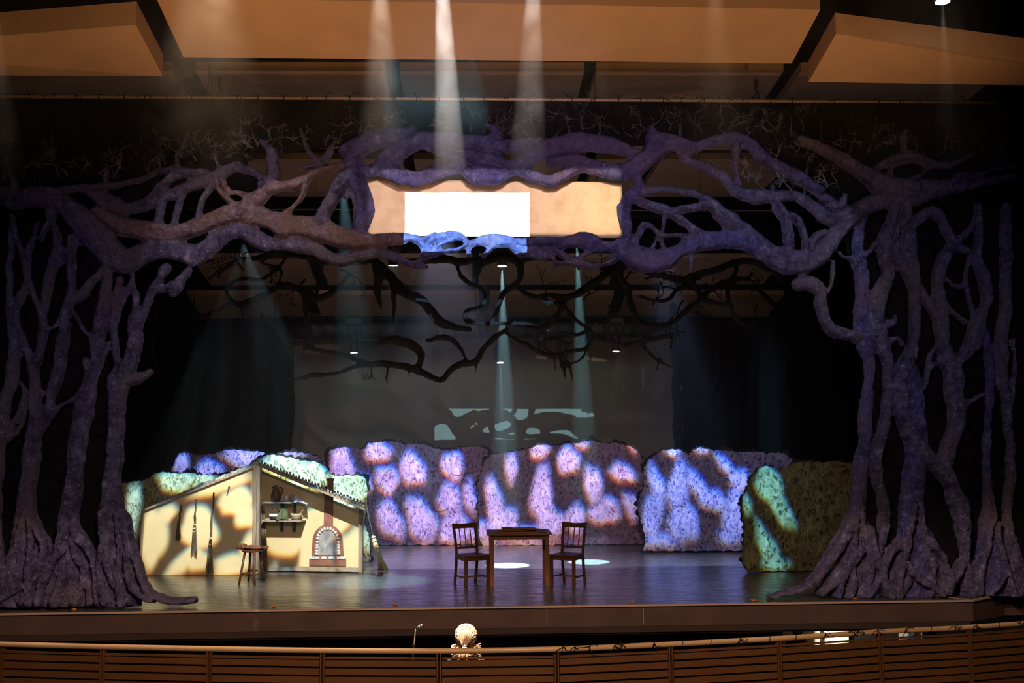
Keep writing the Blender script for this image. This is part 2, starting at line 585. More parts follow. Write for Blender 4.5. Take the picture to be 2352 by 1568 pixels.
def tree_mat(name, dark, mid, light, warm, patch=0.9):
    """scenic paint: large colour patches, cloudy mottling, light flecks"""
    m = bpy.data.materials.new(name)
    m.use_nodes = True
    nt = m.node_tree
    b = nt.nodes['Principled BSDF']
    b.inputs['Roughness'].default_value = 0.85
    b.inputs['Specular IOR Level'].default_value = 0.15
    tc = nt.nodes.new('ShaderNodeTexCoord')

    def nz(scale, detail, rough=0.55):
        n = nt.nodes.new('ShaderNodeTexNoise')
        n.inputs['Scale'].default_value = scale
        n.inputs['Detail'].default_value = detail
        n.inputs['Roughness'].default_value = rough
        nt.links.new(tc.outputs['Object'], n.inputs['Vector'])
        return n.outputs[0]

    def ramp(src, els):
        r = nt.nodes.new('ShaderNodeValToRGB')
        e = r.color_ramp.elements
        e[0].position, e[0].color = els[0][0], (*els[0][1], 1)
        e[1].position, e[1].color = els[-1][0], (*els[-1][1], 1)
        for p_, c_ in els[1:-1]:
            q = e.new(p_); q.color = (*c_, 1)
        nt.links.new(src, r.inputs[0])
        return r.outputs[0]

    def mix(f, a, c):
        x = nt.nodes.new('ShaderNodeMix'); x.data_type = 'RGBA'
        if isinstance(f, float): x.inputs[0].default_value = f
        else: nt.links.new(f, x.inputs[0])
        nt.links.new(a, x.inputs[6]); nt.links.new(c, x.inputs[7])
        return x.outputs[2]
    base = ramp(nz(7, 8, 0.72), [(0.36, dark), (0.58, mid), (0.80, light)])
    wm = ramp(nz(11, 6, 0.7), [(0.3, tuple(c * 0.5 for c in warm)), (0.65, warm)])
    msk = ramp(nz(patch, 2), [(0.48, (0, 0, 0)), (0.62, (1, 1, 1))])
    c1 = mix(msk, base, wm)
    fleck = ramp(nz(26, 4, 0.8), [(0.58, (0, 0, 0)), (0.75, (0.6, 0.6, 0.6))])
    rgb = nt.nodes.new('ShaderNodeRGB'); rgb.outputs[0].default_value = (*[min(1, c * 1.7) for c in light], 1)
    nt.links.new(mix(fleck, c1, rgb.outputs[0]), b.inputs['Base Color'])
    bp = nt.nodes.new('ShaderNodeBump')
    bp.inputs['Strength'].default_value = 0.9
    bp.inputs['Distance'].default_value = 0.06
    nt.links.new(nz(10, 5, 0.6), bp.inputs['Height'])
    nt.links.new(bp.outputs[0], b.inputs['Normal'])
    return m


def leaf_mat(name, dark, mid, light, outline, scale=16):
    m = bpy.data.materials.new(name)
    m.use_nodes = True
    nt = m.node_tree
    b = nt.nodes['Principled BSDF']
    b.inputs['Roughness'].default_value = 0.9
    b.inputs['Specular IOR Level'].default_value = 0.1
    tc = nt.nodes.new('ShaderNodeTexCoord')
    wn = nt.nodes.new('ShaderNodeTexNoise'); wn.inputs['Scale'].default_value = 5; wn.inputs['Detail'].default_value = 2
    nt.links.new(tc.outputs['Object'], wn.inputs['Vector'])
    ad = nt.nodes.new('ShaderNodeVectorMath'); ad.operation = 'MULTIPLY_ADD'
    nt.links.new(wn.outputs['Color'], ad.inputs[0])
    ad.inputs[1].default_value = (0.22, 0, 0.22)
    nt.links.new(tc.outputs['Object'], ad.inputs[2])
    mp = nt.nodes.new('ShaderNodeMapping')
    mp.inputs['Scale'].default_value = (1.9, 0.0, 1.0)
    mp.inputs['Rotation'].default_value = (0, 0.35, 0)
    nt.links.new(ad.outputs[0], mp.inputs[0])
    vo = nt.nodes.new('ShaderNodeTexVoronoi'); vo.feature = 'DISTANCE_TO_EDGE'; vo.inputs['Scale'].default_value = scale
    vc = nt.nodes.new('ShaderNodeTexVoronoi'); vc.feature = 'F1'; vc.inputs['Scale'].default_value = scale
    for v in (vo, vc): nt.links.new(mp.outputs[0], v.inputs['Vector'])
    sp = nt.nodes.new('ShaderNodeSeparateColor')
    nt.links.new(vc.outputs['Color'], sp.inputs[0])
    r = nt.nodes.new('ShaderNodeValToRGB'); e = r.color_ramp.elements
    e[0].position, e[0].color = 0.05, (*dark, 1)
    e[1].position, e[1].color = 0.95, (*light, 1)
    q = e.new(0.45); q.color = (*mid, 1)
    nt.links.new(sp.outputs[0], r.inputs[0])
    er = nt.nodes.new('ShaderNodeValToRGB')
    er.color_ramp.elements[0].position = 0.02; er.color_ramp.elements[0].color = (1, 1, 1, 1)
    er.color_ramp.elements[1].position = 0.14; er.color_ramp.elements[1].color = (0, 0, 0, 1)
    nt.links.new(vo.outputs['Distance'], er.inputs[0])
    x = nt.nodes.new('ShaderNodeMix'); x.data_type = 'RGBA'
    nt.links.new(er.outputs[0], x.inputs[0]); nt.links.new(r.outputs[0], x.inputs[6])
    x.inputs[7].default_value = (*outline, 1)
    big = nt.nodes.new('ShaderNodeTexNoise'); big.inputs['Scale'].default_value = 2.0; big.inputs['Detail'].default_value = 3
    nt.links.new(tc.outputs['Object'], big.inputs['Vector'])
    br = nt.nodes.new('ShaderNodeValToRGB')
    br.color_ramp.elements[0].position = 0.3; br.color_ramp.elements[0].color = (0.6, 0.6, 0.6, 1)
    br.color_ramp.elements[1].position = 0.7; br.color_ramp.elements[1].color = (1.15, 1.15, 1.15, 1)
    nt.links.new(big.outputs[0], br.inputs[0])
    mu = nt.nodes.new('ShaderNodeMix'); mu.data_type = 'RGBA'; mu.blend_type = 'MULTIPLY'; mu.inputs[0].default_value = 1
    nt.links.new(x.outputs[2], mu.inputs[6]); nt.links.new(br.outputs[0], mu.inputs[7])
    nt.links.new(mu.outputs[2], b.inputs['Base Color'])
    return m


TREE = tree_mat('violet tree paint', (0.030, 0.027, 0.065), (0.10, 0.09, 0.19), (0.38, 0.36, 0.52), (0.13, 0.11, 0.17))
TREEBLUE = tree_mat('blue tree paint', (0.028, 0.026, 0.09), (0.08, 0.08, 0.23), (0.26, 0.26, 0.50), (0.13, 0.10, 0.22))
TREEWARM = tree_mat('warm lit tree paint', (0.07, 0.045, 0.07), (0.19, 0.14, 0.19), (0.44, 0.36, 0.46), (0.19, 0.125, 0.13), 1.4)  # pinkish-brown warm light on the left arch, mixed into the tree colour
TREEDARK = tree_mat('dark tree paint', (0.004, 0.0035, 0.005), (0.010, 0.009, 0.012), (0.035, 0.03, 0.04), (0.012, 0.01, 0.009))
TWIG = mat('grey violet twig paint', (0.012, 0.010, 0.014), 0.9, (0.14, 0.13, 0.16), 6, contrast=(0.4, 0.7))
BLACK = mat('black cloth', (0.006, 0.006, 0.008), 0.95, (0.012, 0.011, 0.014), 8, spec=0.05)
BLACKP = mat('black paint', (0.012, 0.012, 0.014), 0.6)
BLACKM = mat('black metal', (0.02, 0.02, 0.022), 0.4, spec=0.5)
PANEL = mat('tan reflector board', (0.55, 0.36, 0.22), 0.75, (0.50, 0.33, 0.20), 2, bump=0.02, bscale=60)
PANELB = mat('brown reflector board', (0.34, 0.23, 0.15), 0.8, (0.30, 0.20, 0.13), 2)
PARCH = mat('parchment cloth', (0.66, 0.50, 0.36), 0.85, (0.50, 0.36, 0.24), 4.5, 6, bump=0.5, bscale=3, contrast=(0.45, 0.75))
CYC = mat('grey backdrop cloth', (0.24, 0.235, 0.21), 0.95, (0.22, 0.215, 0.19), 1.5)
HP = leaf_mat('lilac leaf paint', (0.13, 0.06, 0.17), (0.26, 0.16, 0.34), (0.46, 0.35, 0.56), (0.38, 0.29, 0.48), 14)
HP2 = leaf_mat('mauve leaf paint', (0.16, 0.08, 0.18), (0.28, 0.18, 0.34), (0.48, 0.37, 0.56), (0.44, 0.34, 0.52), 14)
HB = leaf_mat('blue leaf paint', (0.07, 0.07, 0.30), (0.20, 0.18, 0.44), (0.45, 0.42, 0.66), (0.42, 0.40, 0.66), 14)
HG = leaf_mat('olive leaf paint', (0.035, 0.035, 0.018), (0.11, 0.11, 0.055), (0.25, 0.25, 0.15), (0.18, 0.18, 0.10), 12)
HGL = leaf_mat('green leaf paint', (0.10, 0.14, 0.08), (0.28, 0.35, 0.22), (0.60, 0.66, 0.50), (0.50, 0.56, 0.42), 14)
WOODD = mat('dark brown wood', (0.075, 0.028, 0.014), 0.45, (0.13, 0.05, 0.025), 5, stretch=(1, 1, 6), spec=0.4)
WOODM = mat('red brown wood', (0.17, 0.07, 0.035), 0.45, (0.24, 0.10, 0.05), 5, stretch=(1, 6, 1), spec=0.4)
WOODG = mat('grey scenic timber', (0.22, 0.17, 0.13), 0.8, (0.34, 0.28, 0.22), 3, 6, stretch=(8, 8, 1))
WOODGH = mat('grey scenic beam', (0.22, 0.18, 0.14), 0.8, (0.36, 0.31, 0.25), 3, 6, stretch=(1, 8, 9))
CREAM = mat('cream wall paint', (0.64, 0.56, 0.34), 0.9, (0.55, 0.47, 0.27), 1.6, 5, contrast=(0.3, 0.7))
STRAW = mat('straw', (0.45, 0.38, 0.20), 0.8, (0.62, 0.55, 0.34), 20)
DSTRAW = mat('dark straw', (0.07, 0.055, 0.035), 0.9, (0.16, 0.13, 0.09), 20)
STICK = mat('dark stick', (0.06, 0.045, 0.035), 0.8, (0.13, 0.10, 0.08), 10)
STONE = mat('painted stone', (0.42, 0.42, 0.44), 0.85, (0.62, 0.62, 0.62), 14)
ASH = mat('painted grey hearth', (0.20, 0.20, 0.22), 0.9, (0.40, 0.40, 0.42), 9)
BRICK = mat('painted red plaster', (0.17, 0.075, 0.055), 0.9, (0.24, 0.12, 0.09), 8)
POT = mat('brown glazed pot', (0.10, 0.055, 0.035), 0.25, spec=0.5)
WHITE = mat('white enamel', (0.75, 0.76, 0.80), 0.5)
BLUEW = mat('blue white enamel', (0.35, 0.45, 0.80), 0.5, (0.75, 0.78, 0.85), 12, contrast=(0.45, 0.55))
TAN = mat('tan pottery', (0.30, 0.22, 0.15), 0.6)
BOWL = mat('cream pottery', (0.36, 0.33, 0.24), 0.5)
CLOTHG = mat('green cloth', (0.05, 0.07, 0.035), 0.9, (0.08, 0.10, 0.05), 12)
TILE = mat('roof tile', (0.22, 0.18, 0.16), 0.9, (0.60, 0.56, 0.50), 9, contrast=(0.42, 0.55))
FUR = mat('russet fluff', (0.22, 0.08, 0.04), 0.9, (0.42, 0.20, 0.09), 18, bump=0.8, bscale=60)
FASCIA = mat('brown stage fascia', (0.085, 0.050, 0.040), 0.75, (0.065, 0.040, 0.032), 3, 5)
FASCIAD = mat('dark stage skirting', (0.035, 0.022, 0.018), 0.8)
EDGE = mat('stage edge strip', (0.42, 0.30, 0.22), 0.6)
PITW = mat('grey pit panelling', (0.035, 0.035, 0.042), 0.7)
GRATE = mat('pale grating', (0.25, 0.22, 0.2), 0.6)
RAILW = mat('honey handrail wood', (0.86, 0.60, 0.38), 0.32, (0.80, 0.54, 0.34), 3, spec=0.6)
SLAT = mat('brown rail boards', (0.22, 0.10, 0.045), 0.6, (0.19, 0.085, 0.038), 3)
CABLE = mat('black cord', (0.01, 0.01, 0.01), 0.8)
CHROME = mat('steel', (0.6, 0.6, 0.62), 0.3, metal=0.9)
LENS = mat('lit lamp lens', (0.9, 0.95, 1), 0.4, emit=(0.85, 0.97, 1.0), estr=6)
SKIN = mat('skin', (0.62, 0.40, 0.30), 0.55)
HAIR = mat('blond hair', (0.17, 0.075, 0.03), 0.5, (0.36, 0.22, 0.12), 30, spec=0.4)
LEAFO = mat('orange dry leaf', (0.55, 0.22, 0.06), 0.8)
PALEW = mat('cream room wall', (0.75, 0.66, 0.50), 0.8)
BLUEP = mat('blue paper', (0.10, 0.16, 0.35), 0.8)


def floor_mat():
    m = bpy.data.materials.new('worn black stage floor')
    m.use_nodes = True
    nt = m.node_tree
    b = nt.nodes['Principled BSDF']
    tc = nt.nodes.new('ShaderNodeTexCoord')
    mp = nt.nodes.new('ShaderNodeMapping'); mp.inputs['Scale'].default_value = (0.5, 4.0, 1)
    nt.links.new(tc.outputs['Object'], mp.inputs[0])
    n = nt.nodes.new('ShaderNodeTexNoise'); n.inputs['Scale'].default_value = 3; n.inputs['Detail'].default_value = 7; n.inputs['Roughness'].default_value = 0.7
    nt.links.new(mp.outputs[0], n.inputs['Vector'])
    r = nt.nodes.new('ShaderNodeValToRGB')
    r.color_ramp.elements[0].position = 0.3; r.color_ramp.elements[0].color = (0.030, 0.027, 0.026, 1)
    r.color_ramp.elements[1].position = 0.75; r.color_ramp.elements[1].color = (0.12, 0.11, 0.105, 1)
    nt.links.new(n.outputs[0], r.inputs[0])
    # joints between the dance-floor strips
    br = nt.nodes.new('ShaderNodeTexBrick')
    br.inputs['Scale'].default_value = 1
    br.offset = 0.4
    br.inputs['Brick Width'].default_value = 6.1
    br.inputs['Row Height'].default_value = 1.37
    br.inputs['Mortar Size'].default_value = 0.008
    br.inputs['Color1'].default_value = (1, 1, 1, 1); br.inputs['Color2'].default_value = (0.93, 0.93, 0.93, 1)
    br.inputs['Mortar'].default_value = (0.25, 0.25, 0.25, 1)
    nt.links.new(tc.outputs['Object'], br.inputs['Vector'])
    mu = nt.nodes.new('ShaderNodeMix'); mu.data_type = 'RGBA'; mu.blend_type = 'MULTIPLY'; mu.inputs[0].default_value = 1
    nt.links.new(r.outputs[0], mu.inputs[6]); nt.links.new(br.outputs[0], mu.inputs[7])
    nt.links.new(mu.outputs[2], b.inputs['Base Color'])
    rr = nt.nodes.new('ShaderNodeMapRange'); rr.inputs[1].default_value = 0.3; rr.inputs[2].default_value = 0.75
    rr.inputs[3].default_value = 0.16; rr.inputs[4].default_value = 0.42
    nt.links.new(n.outputs[0], rr.inputs[0])
    nt.links.new(rr.outputs[0], b.inputs['Roughness'])
    b.inputs['Specular IOR Level'].default_value = 0.6
    bp = nt.nodes.new('ShaderNodeBump'); bp.inputs['Strength'].default_value = 0.08; bp.inputs['Distance'].default_value = 0.02
    nt.links.new(n.outputs[0], bp.inputs['Height'])
    nt.links.new(bp.outputs[0], b.inputs['Normal'])
    return m


FLOOR = floor_mat()
random.seed(7)

# ------------------------------------------------------------------ setting
SF = G(1176, 1392).y           # stage front edge
mb = MB()
mb.slab([(-11, SF, 0), (6.55, SF, 0), (7.2, SF + 0.5, 0), (11, SF + 0.7, 0), (11, 27, 0), (-11, 27, 0)],
        [(-11, SF, -0.12), (6.55, SF, -0.12), (7.2, SF + 0.5, -0.12), (11, SF + 0.7, -0.12), (11, 27, -0.12), (-11, 27, -0.12)])
struct(mb.build('floor', FLOOR))
mb = MB()                       # fascia under the stage lip
mb.slab([(-11, SF - 0.006, -0.02), (6.54, SF - 0.006, -0.02), (6.54, SF - 0.006, -0.27), (-11, SF - 0.006, -0.27)],
        [(-11, SF + 0.2, -0.125), (6.54, SF + 0.2, -0.125), (6.54, SF + 0.2, -0.27), (-11, SF + 0.2, -0.27)])
mb.slab([(6.54, SF - 0.006, -0.02), (7.2, SF + 0.49, -0.02), (7.2, SF + 0.49, -0.3), (6.54, SF - 0.006, -0.27)],
        [(6.54, SF + 0.2, -0.125), (7.1, SF + 0.6, -0.125), (7.1, SF + 0.6, -0.3), (6.54, SF + 0.2, -0.27)])
mb.box((9.2, SF + 0.6, -0.2), (4.0, 0.1, 0.2))
fa = struct(mb.build('trim_1', FASCIA))
mb = MB()
mb.box((-2.2, SF + 0.08, -0.31), (17.4, 0.16, 0.08))
mb.box((-2.2, SF + 0.12, -0.365), (17.4, 0.16, 0.03))
struct(mb.build('trim_2', FASCIAD))
mb = MB()
mb.box((-2.2, SF - 0.012, -0.008), (17.5, 0.05, 0.02))
mb.bar((6.53, SF - 0.012, -0.008), (7.2, SF + 0.48, -0.008), 0.05, 0.02, (0, 0, 1))
mb.bar((6.53, SF + 0.0, -0.002), (6.1, SF + 0.55, 0.004), 0.05, 0.006, (0, 0, 1))
for px in (1256, 1478):         # pale vertical joints of the fascia
    q = P(px, 1415, SF)
    mb.box((q.x, SF + 0.004, -0.14), (0.008, 0.02, 0.2))
struct(mb.build('trim_3', EDGE))
# pit
mb = MB(); mb.box((0, 11.5, -1.40), (22, 5.6, 0.1)); struct(mb.build('floor_pit', BLACKP))
mb = MB()
YP = SF + 0.9
mb.box((0, YP + 0.05, -0.9), (22, 0.1, 1.0))
struct(mb.build('wall_pit', BLACKP))
mb = MB(); mb.box((0, 5, -1.15), (24, 9.0, 0.1)); struct(mb.build('floor_auditorium', BLACKP))
# stage house shell
mb = MB(); mb.box((0, 27.1, 4), (24, 0.2, 9.4)); struct(mb.build('wall_back', BLACK))
mb = MB(); mb.box((-11.1, 14, 4), (0.2, 27, 11)); struct(mb.build('wall_left', BLACK))
mb = MB(); mb.box((11.1, 14, 4), (0.2, 27, 11)); struct(mb.build('wall_right', BLACK))
mb = MB(); mb.box((0, 14, 9.6), (24, 28, 0.2)); struct(mb.build('ceiling', BLACK))

# pit panels with gratings
for k, (a, b_, y0, y1) in enumerate([(355, 560, 1476, 1520), (590, 735, 1470, 1520), (752, 835, 1474, 1520), (846, 925, 1472, 1520), (1320, 1460, 1466, 1520),
                                     (1478, 1620, 1464, 1520), (1630, 1775, 1462, 1520)]):
    A, B = P(a, y0, YP - 0.03), P(b_, y0, YP - 0.03)
    t = thing('pit_panel', ((A.x + B.x) / 2, YP - 0.03, -1.0),
              ['grey pit panel far left under the stage', 'grey pit panel below the left grating, left half', 'grey pit panel below the left grating, right half',
               'grey pit panel just behind the microphone stand', 'grey pit panel right of the person with blond hair', 'grey pit panel left of the right grating end',
               'grey pit panel farthest right, next to the bright opening'][k], 'wall panel', 'grey panels of the orchestra pit wall')
    mb = MB(); z1 = A.z
    mb.box(((A.x + B.x) / 2, YP - 0.03, (z1 - 1.0) / 2), (B.x - A.x, 0.03, z1 + 1.0)); mb.build('board', PITW, t)
    mb = MB()
    for q in (A.x + 0.06, B.x - 0.06):
        mb.blob((q, YP - 0.05, z1 - 0.06), (0.008, 0.006, 0.008), 8, 6)
    mb.build('screw', CHROME, t)
for k, (a, b_, y) in enumerate([(620, 832, 1462), (1450, 1654, 1450)]):
    A, B = P(a, y, SF + 0.5), P(b_, y, SF + 0.5)
    mb = MB()
    mb.bar(A, B, 0.006, 0.006)
    n = 34
    for i in range(n + 1):
        q = A.lerp(B, i / n)
        mb.bar(q, q + Vector((0, 0, 0.045)), 0.004, 0.004)
    for q in (A, B):
        mb.bar(q + Vector((0, 0, 0.04)), q + Vector((0, 0, 0.26)), 0.008, 0.008)
    tag(mb.build('grating', GRATE), ['pale comb shaped grating under the stage, left of the microphone', 'pale comb shaped grating under the stage, right of centre'][k],
        'grating', 'gratings under the stage lip')

# lit room seen through the pit opening on the right
YR = YP - 0.08
def pitq(a, b_, y0, y1, off, name, m_, label, cat, em=None):
    A, B = P(a, y0, YR + off), P(b_, y1, YR + off)
    mb = MB(); mb.box(((A.x + B.x) / 2, YR + off, (A.z + B.z) / 2), (B.x - A.x, 0.02, A.z - B.z))
    return tag(mb.build(name, m_), label, cat)
pitq(1797, 1950, 1444, 1500, 0.03, 'lit_panel', PALEW, 'bright cream wall panel seen through the pit opening, behind the dark hat', 'wall panel', 1)
pitq(2064, 2118, 1441, 1470, 0.03, 'noticeboard', PALEW, 'small bright cream panel at the far right of the pit', 'notice board')
pitq(2084, 2100, 1442, 1470, 0.0, 'poster', BLUEP, 'narrow blue paper on the cream panel at far right', 'poster')
pitq(1883, 1892, 1445, 1500, 0.0, 'shelf_post', BLACKM, 'black upright post before the bright cream wall', 'post')
mb = MB()
c = P(1832, 1478, YR - 0.2)
mb.lathe(c, [(0.16, -0.5), (0.17, -0.1), (0.15, 0.02), (0.06, 0.09), (0.05, 0.12), (0.075, 0.16), (0.08, 0.2), (0.07, 0.25), (0.03, 0.28)], 18)
pd = tag(mb.build('draped_stand', BLACK, smooth=True), 'dark draped shape with rounded top before the bright cream wall', 'draped stand')
spot('pit_room_light', Vector((4.4, SF + 0.35, -0.95)), P(1935, 1458, YR + 0.03), 160, (1, 0.9, 0.7), 150, 1, 0.05)

# ------------------------------------------------------------------ ceiling reflectors


def reflector(name, near, far, Yn, Yf, th, m_, label, rim=None, hgt=0.35):
    """near / far: (pxL, pxR, pyL, pyR) edges at depths Yn, Yf; a box-edged panel"""
    nL, nR = P(near[0], near[2], Yn), P(near[1], near[3], Yn)
    fL, fR = P(far[0], far[2], Yf), P(far[1], far[3], Yf)
    t = thing(name, (nL + nR) / 2, label, 'ceiling panel', 'acoustic reflector panels under the ceiling')
    mb = MB()
    up = Vector((0, 0, hgt))
    mb.slab([nL, nR, fR, fL], [nL + up, nR + up, fR + up, fL + up])
    mb.build('board', m_, t)
    for f_ in (0.3, 0.7):
        q = (nL.lerp(nR, f_) + fL.lerp(fR, f_)) / 2
        mb = MB(); mb.tube([(q.x, q.y, q.z + hgt * 0.5), (q.x, q.y, 9.49)], 0.01, 5); mb.build('hanging_cable', CABLE, t)
    if rim:
        # a raised border around the recessed face
        mb = MB()
        ring = [nL, nR, fR, fL]
        out = []
        cx = (nL + nR + fL + fR) / 4
        for p_, (dx, dy) in zip(ring, rim):
            out.append(p_ + Vector((dx, dy, 0.02)))
        low = [p_ + Vector((0, 0, 0.0)) for p_ in ring]
        hi = [Vector((q.x, q.y, q.z + 0.42)) for q in out]
        for i in range(4):
            j = (i + 1) % 4
            mb.add([low[i], low[j], hi[j], hi[i]], [(0, 1, 2, 3)])
        mb.build('edge_strip', m_, t)
    return t


reflector('acoustic_reflector', (358, 1884, -6, 22), (421, 1818, 131, 146), 11.75, 12.8, 0.2, PANEL, 'large central orange-brown reflector above the stage front', hgt=0.5)
reflector('acoustic_reflector', (-420, 312, 116, 57), (-330, 374, 172, 175), 11.6, 12.7, 0.2, PANEL, 'orange-brown reflector at upper left with a folded rim',
          hgt=0.28)
reflector('acoustic_reflector', (1920, 2800, 78, 195), (1857, 2650, 188, 200), 11.6, 12.7, 0.2, PANEL, 'orange-brown reflector at upper right with a folded rim',
          hgt=0.26)


def row(Yn, Yf, yn, yf, segs, m_, labels, fas):
    for (a, b_), lb in zip(segs, labels):
        cxp = 1230
        k = (Yn / Yf)
        nL, nR = P(a, yn, Yn), P(b_, yn, Yn)
        zf = P(1176, yf, Yf).z
        fL, fR = Vector((nL.x, Yf, zf)), Vector((nR.x, Yf, zf))
        t = thing('acoustic_reflector', (nL + nR) / 2, lb, 'ceiling panel', 'acoustic reflector panels under the ceiling')
        mb = MB()
        up = Vector((0, 0, fas))
        mb.slab([nL, nR, fR, fL], [nL + up, nR + up, fR + up, fL + up])
        mb.build('board', m_, t)
        mb = MB()
        for f_ in (0.2, 0.8):
            q = (nL.lerp(nR, f_) + fL.lerp(fR, f_)) / 2
            mb.tube([(q.x, q.y, q.z + fas * 0.5), (q.x, q.y, 9.49)], 0.008, 5)
        mb.build('hanging_cable', CABLE, t)


row(14.3, 17.4, 163, 343, [(-120, 395), (448, 884), (917, 1342), (1370, 1800), (1840, 2300)], PANELB,
    ['brown reflector above the top pipe, behind the upper left orange one', 'brown reflector above the top pipe, left of the smoky gap',
     'brown reflector above the top pipe, centred behind the white beam', 'brown reflector above the top pipe, right of centre',
     'brown reflector above the top pipe, behind the upper right orange one'], 0.13)
row(17.8, 20.6, 366, 452, [(560, 922), (950, 1345), (1372, 1500), (1520, 1830)], PANELB,
    ['second row brown reflector, seen through branches left of the parchment', 'second row brown reflector, just above the white projected rectangle',
     'second row narrow brown reflector, above the right end of the parchment', 'second row brown reflector, seen through branches right of the parchment'], 0.12)
row(21.2, 22.8, 592, 654, [(440, 700), (730, 1085), (1100, 1420), (1450, 1800)], PANELB,
    ['third row reflector at left, behind the dark hanging branches', 'third row reflector left of centre, below the arch',
     'third row reflector right of the central lit lamp', 'third row reflector at right, dim behind the branches'], 0.10)
row(23.2, 24.6, 676, 729, [(430, 690), (720, 1100), (1125, 1410), (1440, 1800)], PANELB,
    ['lowest row reflector at left, almost black', 'lowest row reflector left of centre, in the teal haze',
     'lowest row reflector right of centre, above the grey backdrop', 'lowest row reflector at right, almost black'], 0.10)

# top pipe of the portal with tied cords
YT = 13.8
A, B = P(-60, 220, YT - 0.05), P(2290, 235, YT - 0.05)
pp = thing('pipe_batten', A, 'long pale pipe with black cord knots across the top of the portal', 'pipe')
mb = MB(); mb.tube([A, B], 0.022, 10); mb.build('pipe', mat('pale pipe', (0.55, 0.42, 0.32), 0.35, metal=0.3), pp, True)
for i in range(46):
    q = A.lerp(B, (i + 0.5 + random.uniform(-.1, .1)) / 46)
    mb = MB()
    ring = [q + Vector((0.004 * math.sin(a), 0.03 * math.cos(a), 0.03 * math.sin(a))) for a in [k * math.pi / 4 for k in range(9)]]
    mb.tube(ring, 0.006, 5)
    for s_ in (-1, 1):
        e = q + Vector((s_ * random.uniform(.04, .12), -0.03, random.uniform(-0.05, 0.07)))
        mb.tube([q + Vector((0, -0.03, 0.01)), (q + e) / 2 + Vector((0, -0.03, random.uniform(0, .05))), e], 0.005, 5)
    mb.build('cord_knot', CABLE, pp)

for k, (x, y) in enumerate([(785, 207), (1423, 205)]):
    q = P(x, y, 15.2)
    mb = MB(); mb.lathe(q, [(0.045, 0.0), (0.05, 0.012), (0.03, 0.03), (0.012, 0.16)], 14)
    tag(mb.build('smoke_detector', GRATE, smooth=True), ['small pale round detector under the reflectors, left of the white beam', 'small pale round detector under the reflectors, right of the white beam'][k], 'detector')

# rigging pieces standing above the pipe
for k, (x, y0, y1) in enumerate([(478, 140, 222), (505, 183, 222), (1737, 188, 228)]):
    mb = MB()
    a, b_ = P(x, y0, YT - 0.02), P(x + 6, y1, YT - 0.02)
    if k == 0:
        mb.tube([a, P(x + 2, (y0 + y1) / 2, YT), P(x - 4, y1, YT)], 0.008, 6)
        mb.tube([a, P(x + 8, (y0 + y1) / 2, YT), P(x + 9, y1, YT)], 0.008, 6)
    else:
        mb.blob(a, (0.03, 0.03, 0.04), 10, 8)
        mb.tube([a, P(x - 2, y0 + 14, YT), P(x + 3, y0 + 22, YT), b_], [0.015, 0.03, 0.018, 0.02], 8)
        mb.tube([P(x + 3, y0 + 22, YT), P(x - 8, y1, YT)], [0.018, 0.015], 8)
    tag(mb.build('rigging_clamp', CABLE), ['thin hanging rigging cable above the pipe, left of a clamp', 'dark rigging clamp standing on the pipe at left',
                                            'dark rigging clamp standing on the pipe at right'][k], 'rigging', 'rigging above the portal pipe')

# ------------------------------------------------------------------ first tree portal
portal = thing('tree_portal', (0, YT, 0), 'tall painted violet tree arch with roots framing the stage front', 'stage scenery')


def branch(pts, Y, m_, parent, name='branch', flat=0.6, seg=10, step=9, jit=0.10, lab=None, dy=None):
    sp = catmull(pts, step)
    dy = random.uniform(-0.05, 0.03) if dy is None else dy
    off = random.uniform(0, 100)
    P3, R3 = [], []
    for i, (x, y, r) in enumerate(sp):
        r = max(r, 0.8)
        n1 = mnoise.noise(Vector((i * 0.23, off, 0)))
        n2 = mnoise.noise(Vector((i * 0.23, off, 9)))
        q = P(x + n1 * r * 0.25, y + n2 * r * 0.25, Y)
        q.y = Y + dy
        P3.append(q)
        R3.append(r * Y / F * (1 + jit * 1.6 * mnoise.noise(Vector((i * 0.35, off, 5)))))
    for q in (P3[-1], P3[0]):
        pass
    mb = MB()
    mb.tube(P3, R3, seg, flat)
    return mb.build(name, m_, parent, True, lab)


def vnoise(x, y, seed):
    """cheap smooth value noise on arrays"""
    xi, yi = np.floor(x).astype(np.int64), np.floor(y).astype(np.int64)
    fx, fy = x - xi, y - yi
    fx, fy = fx * fx * (3 - 2 * fx), fy * fy * (3 - 2 * fy)

    def h(i, j):
        v = np.sin(i * 127.1 + j * 311.7 + seed * 74.7) * 43758.5453
        return v - np.floor(v)
    return ((h(xi, yi) * (1 - fx) + h(xi + 1, yi) * fx) * (1 - fy) + (h(xi, yi + 1) * (1 - fx) + h(xi + 1, yi + 1) * fx) * fy) * 2 - 1


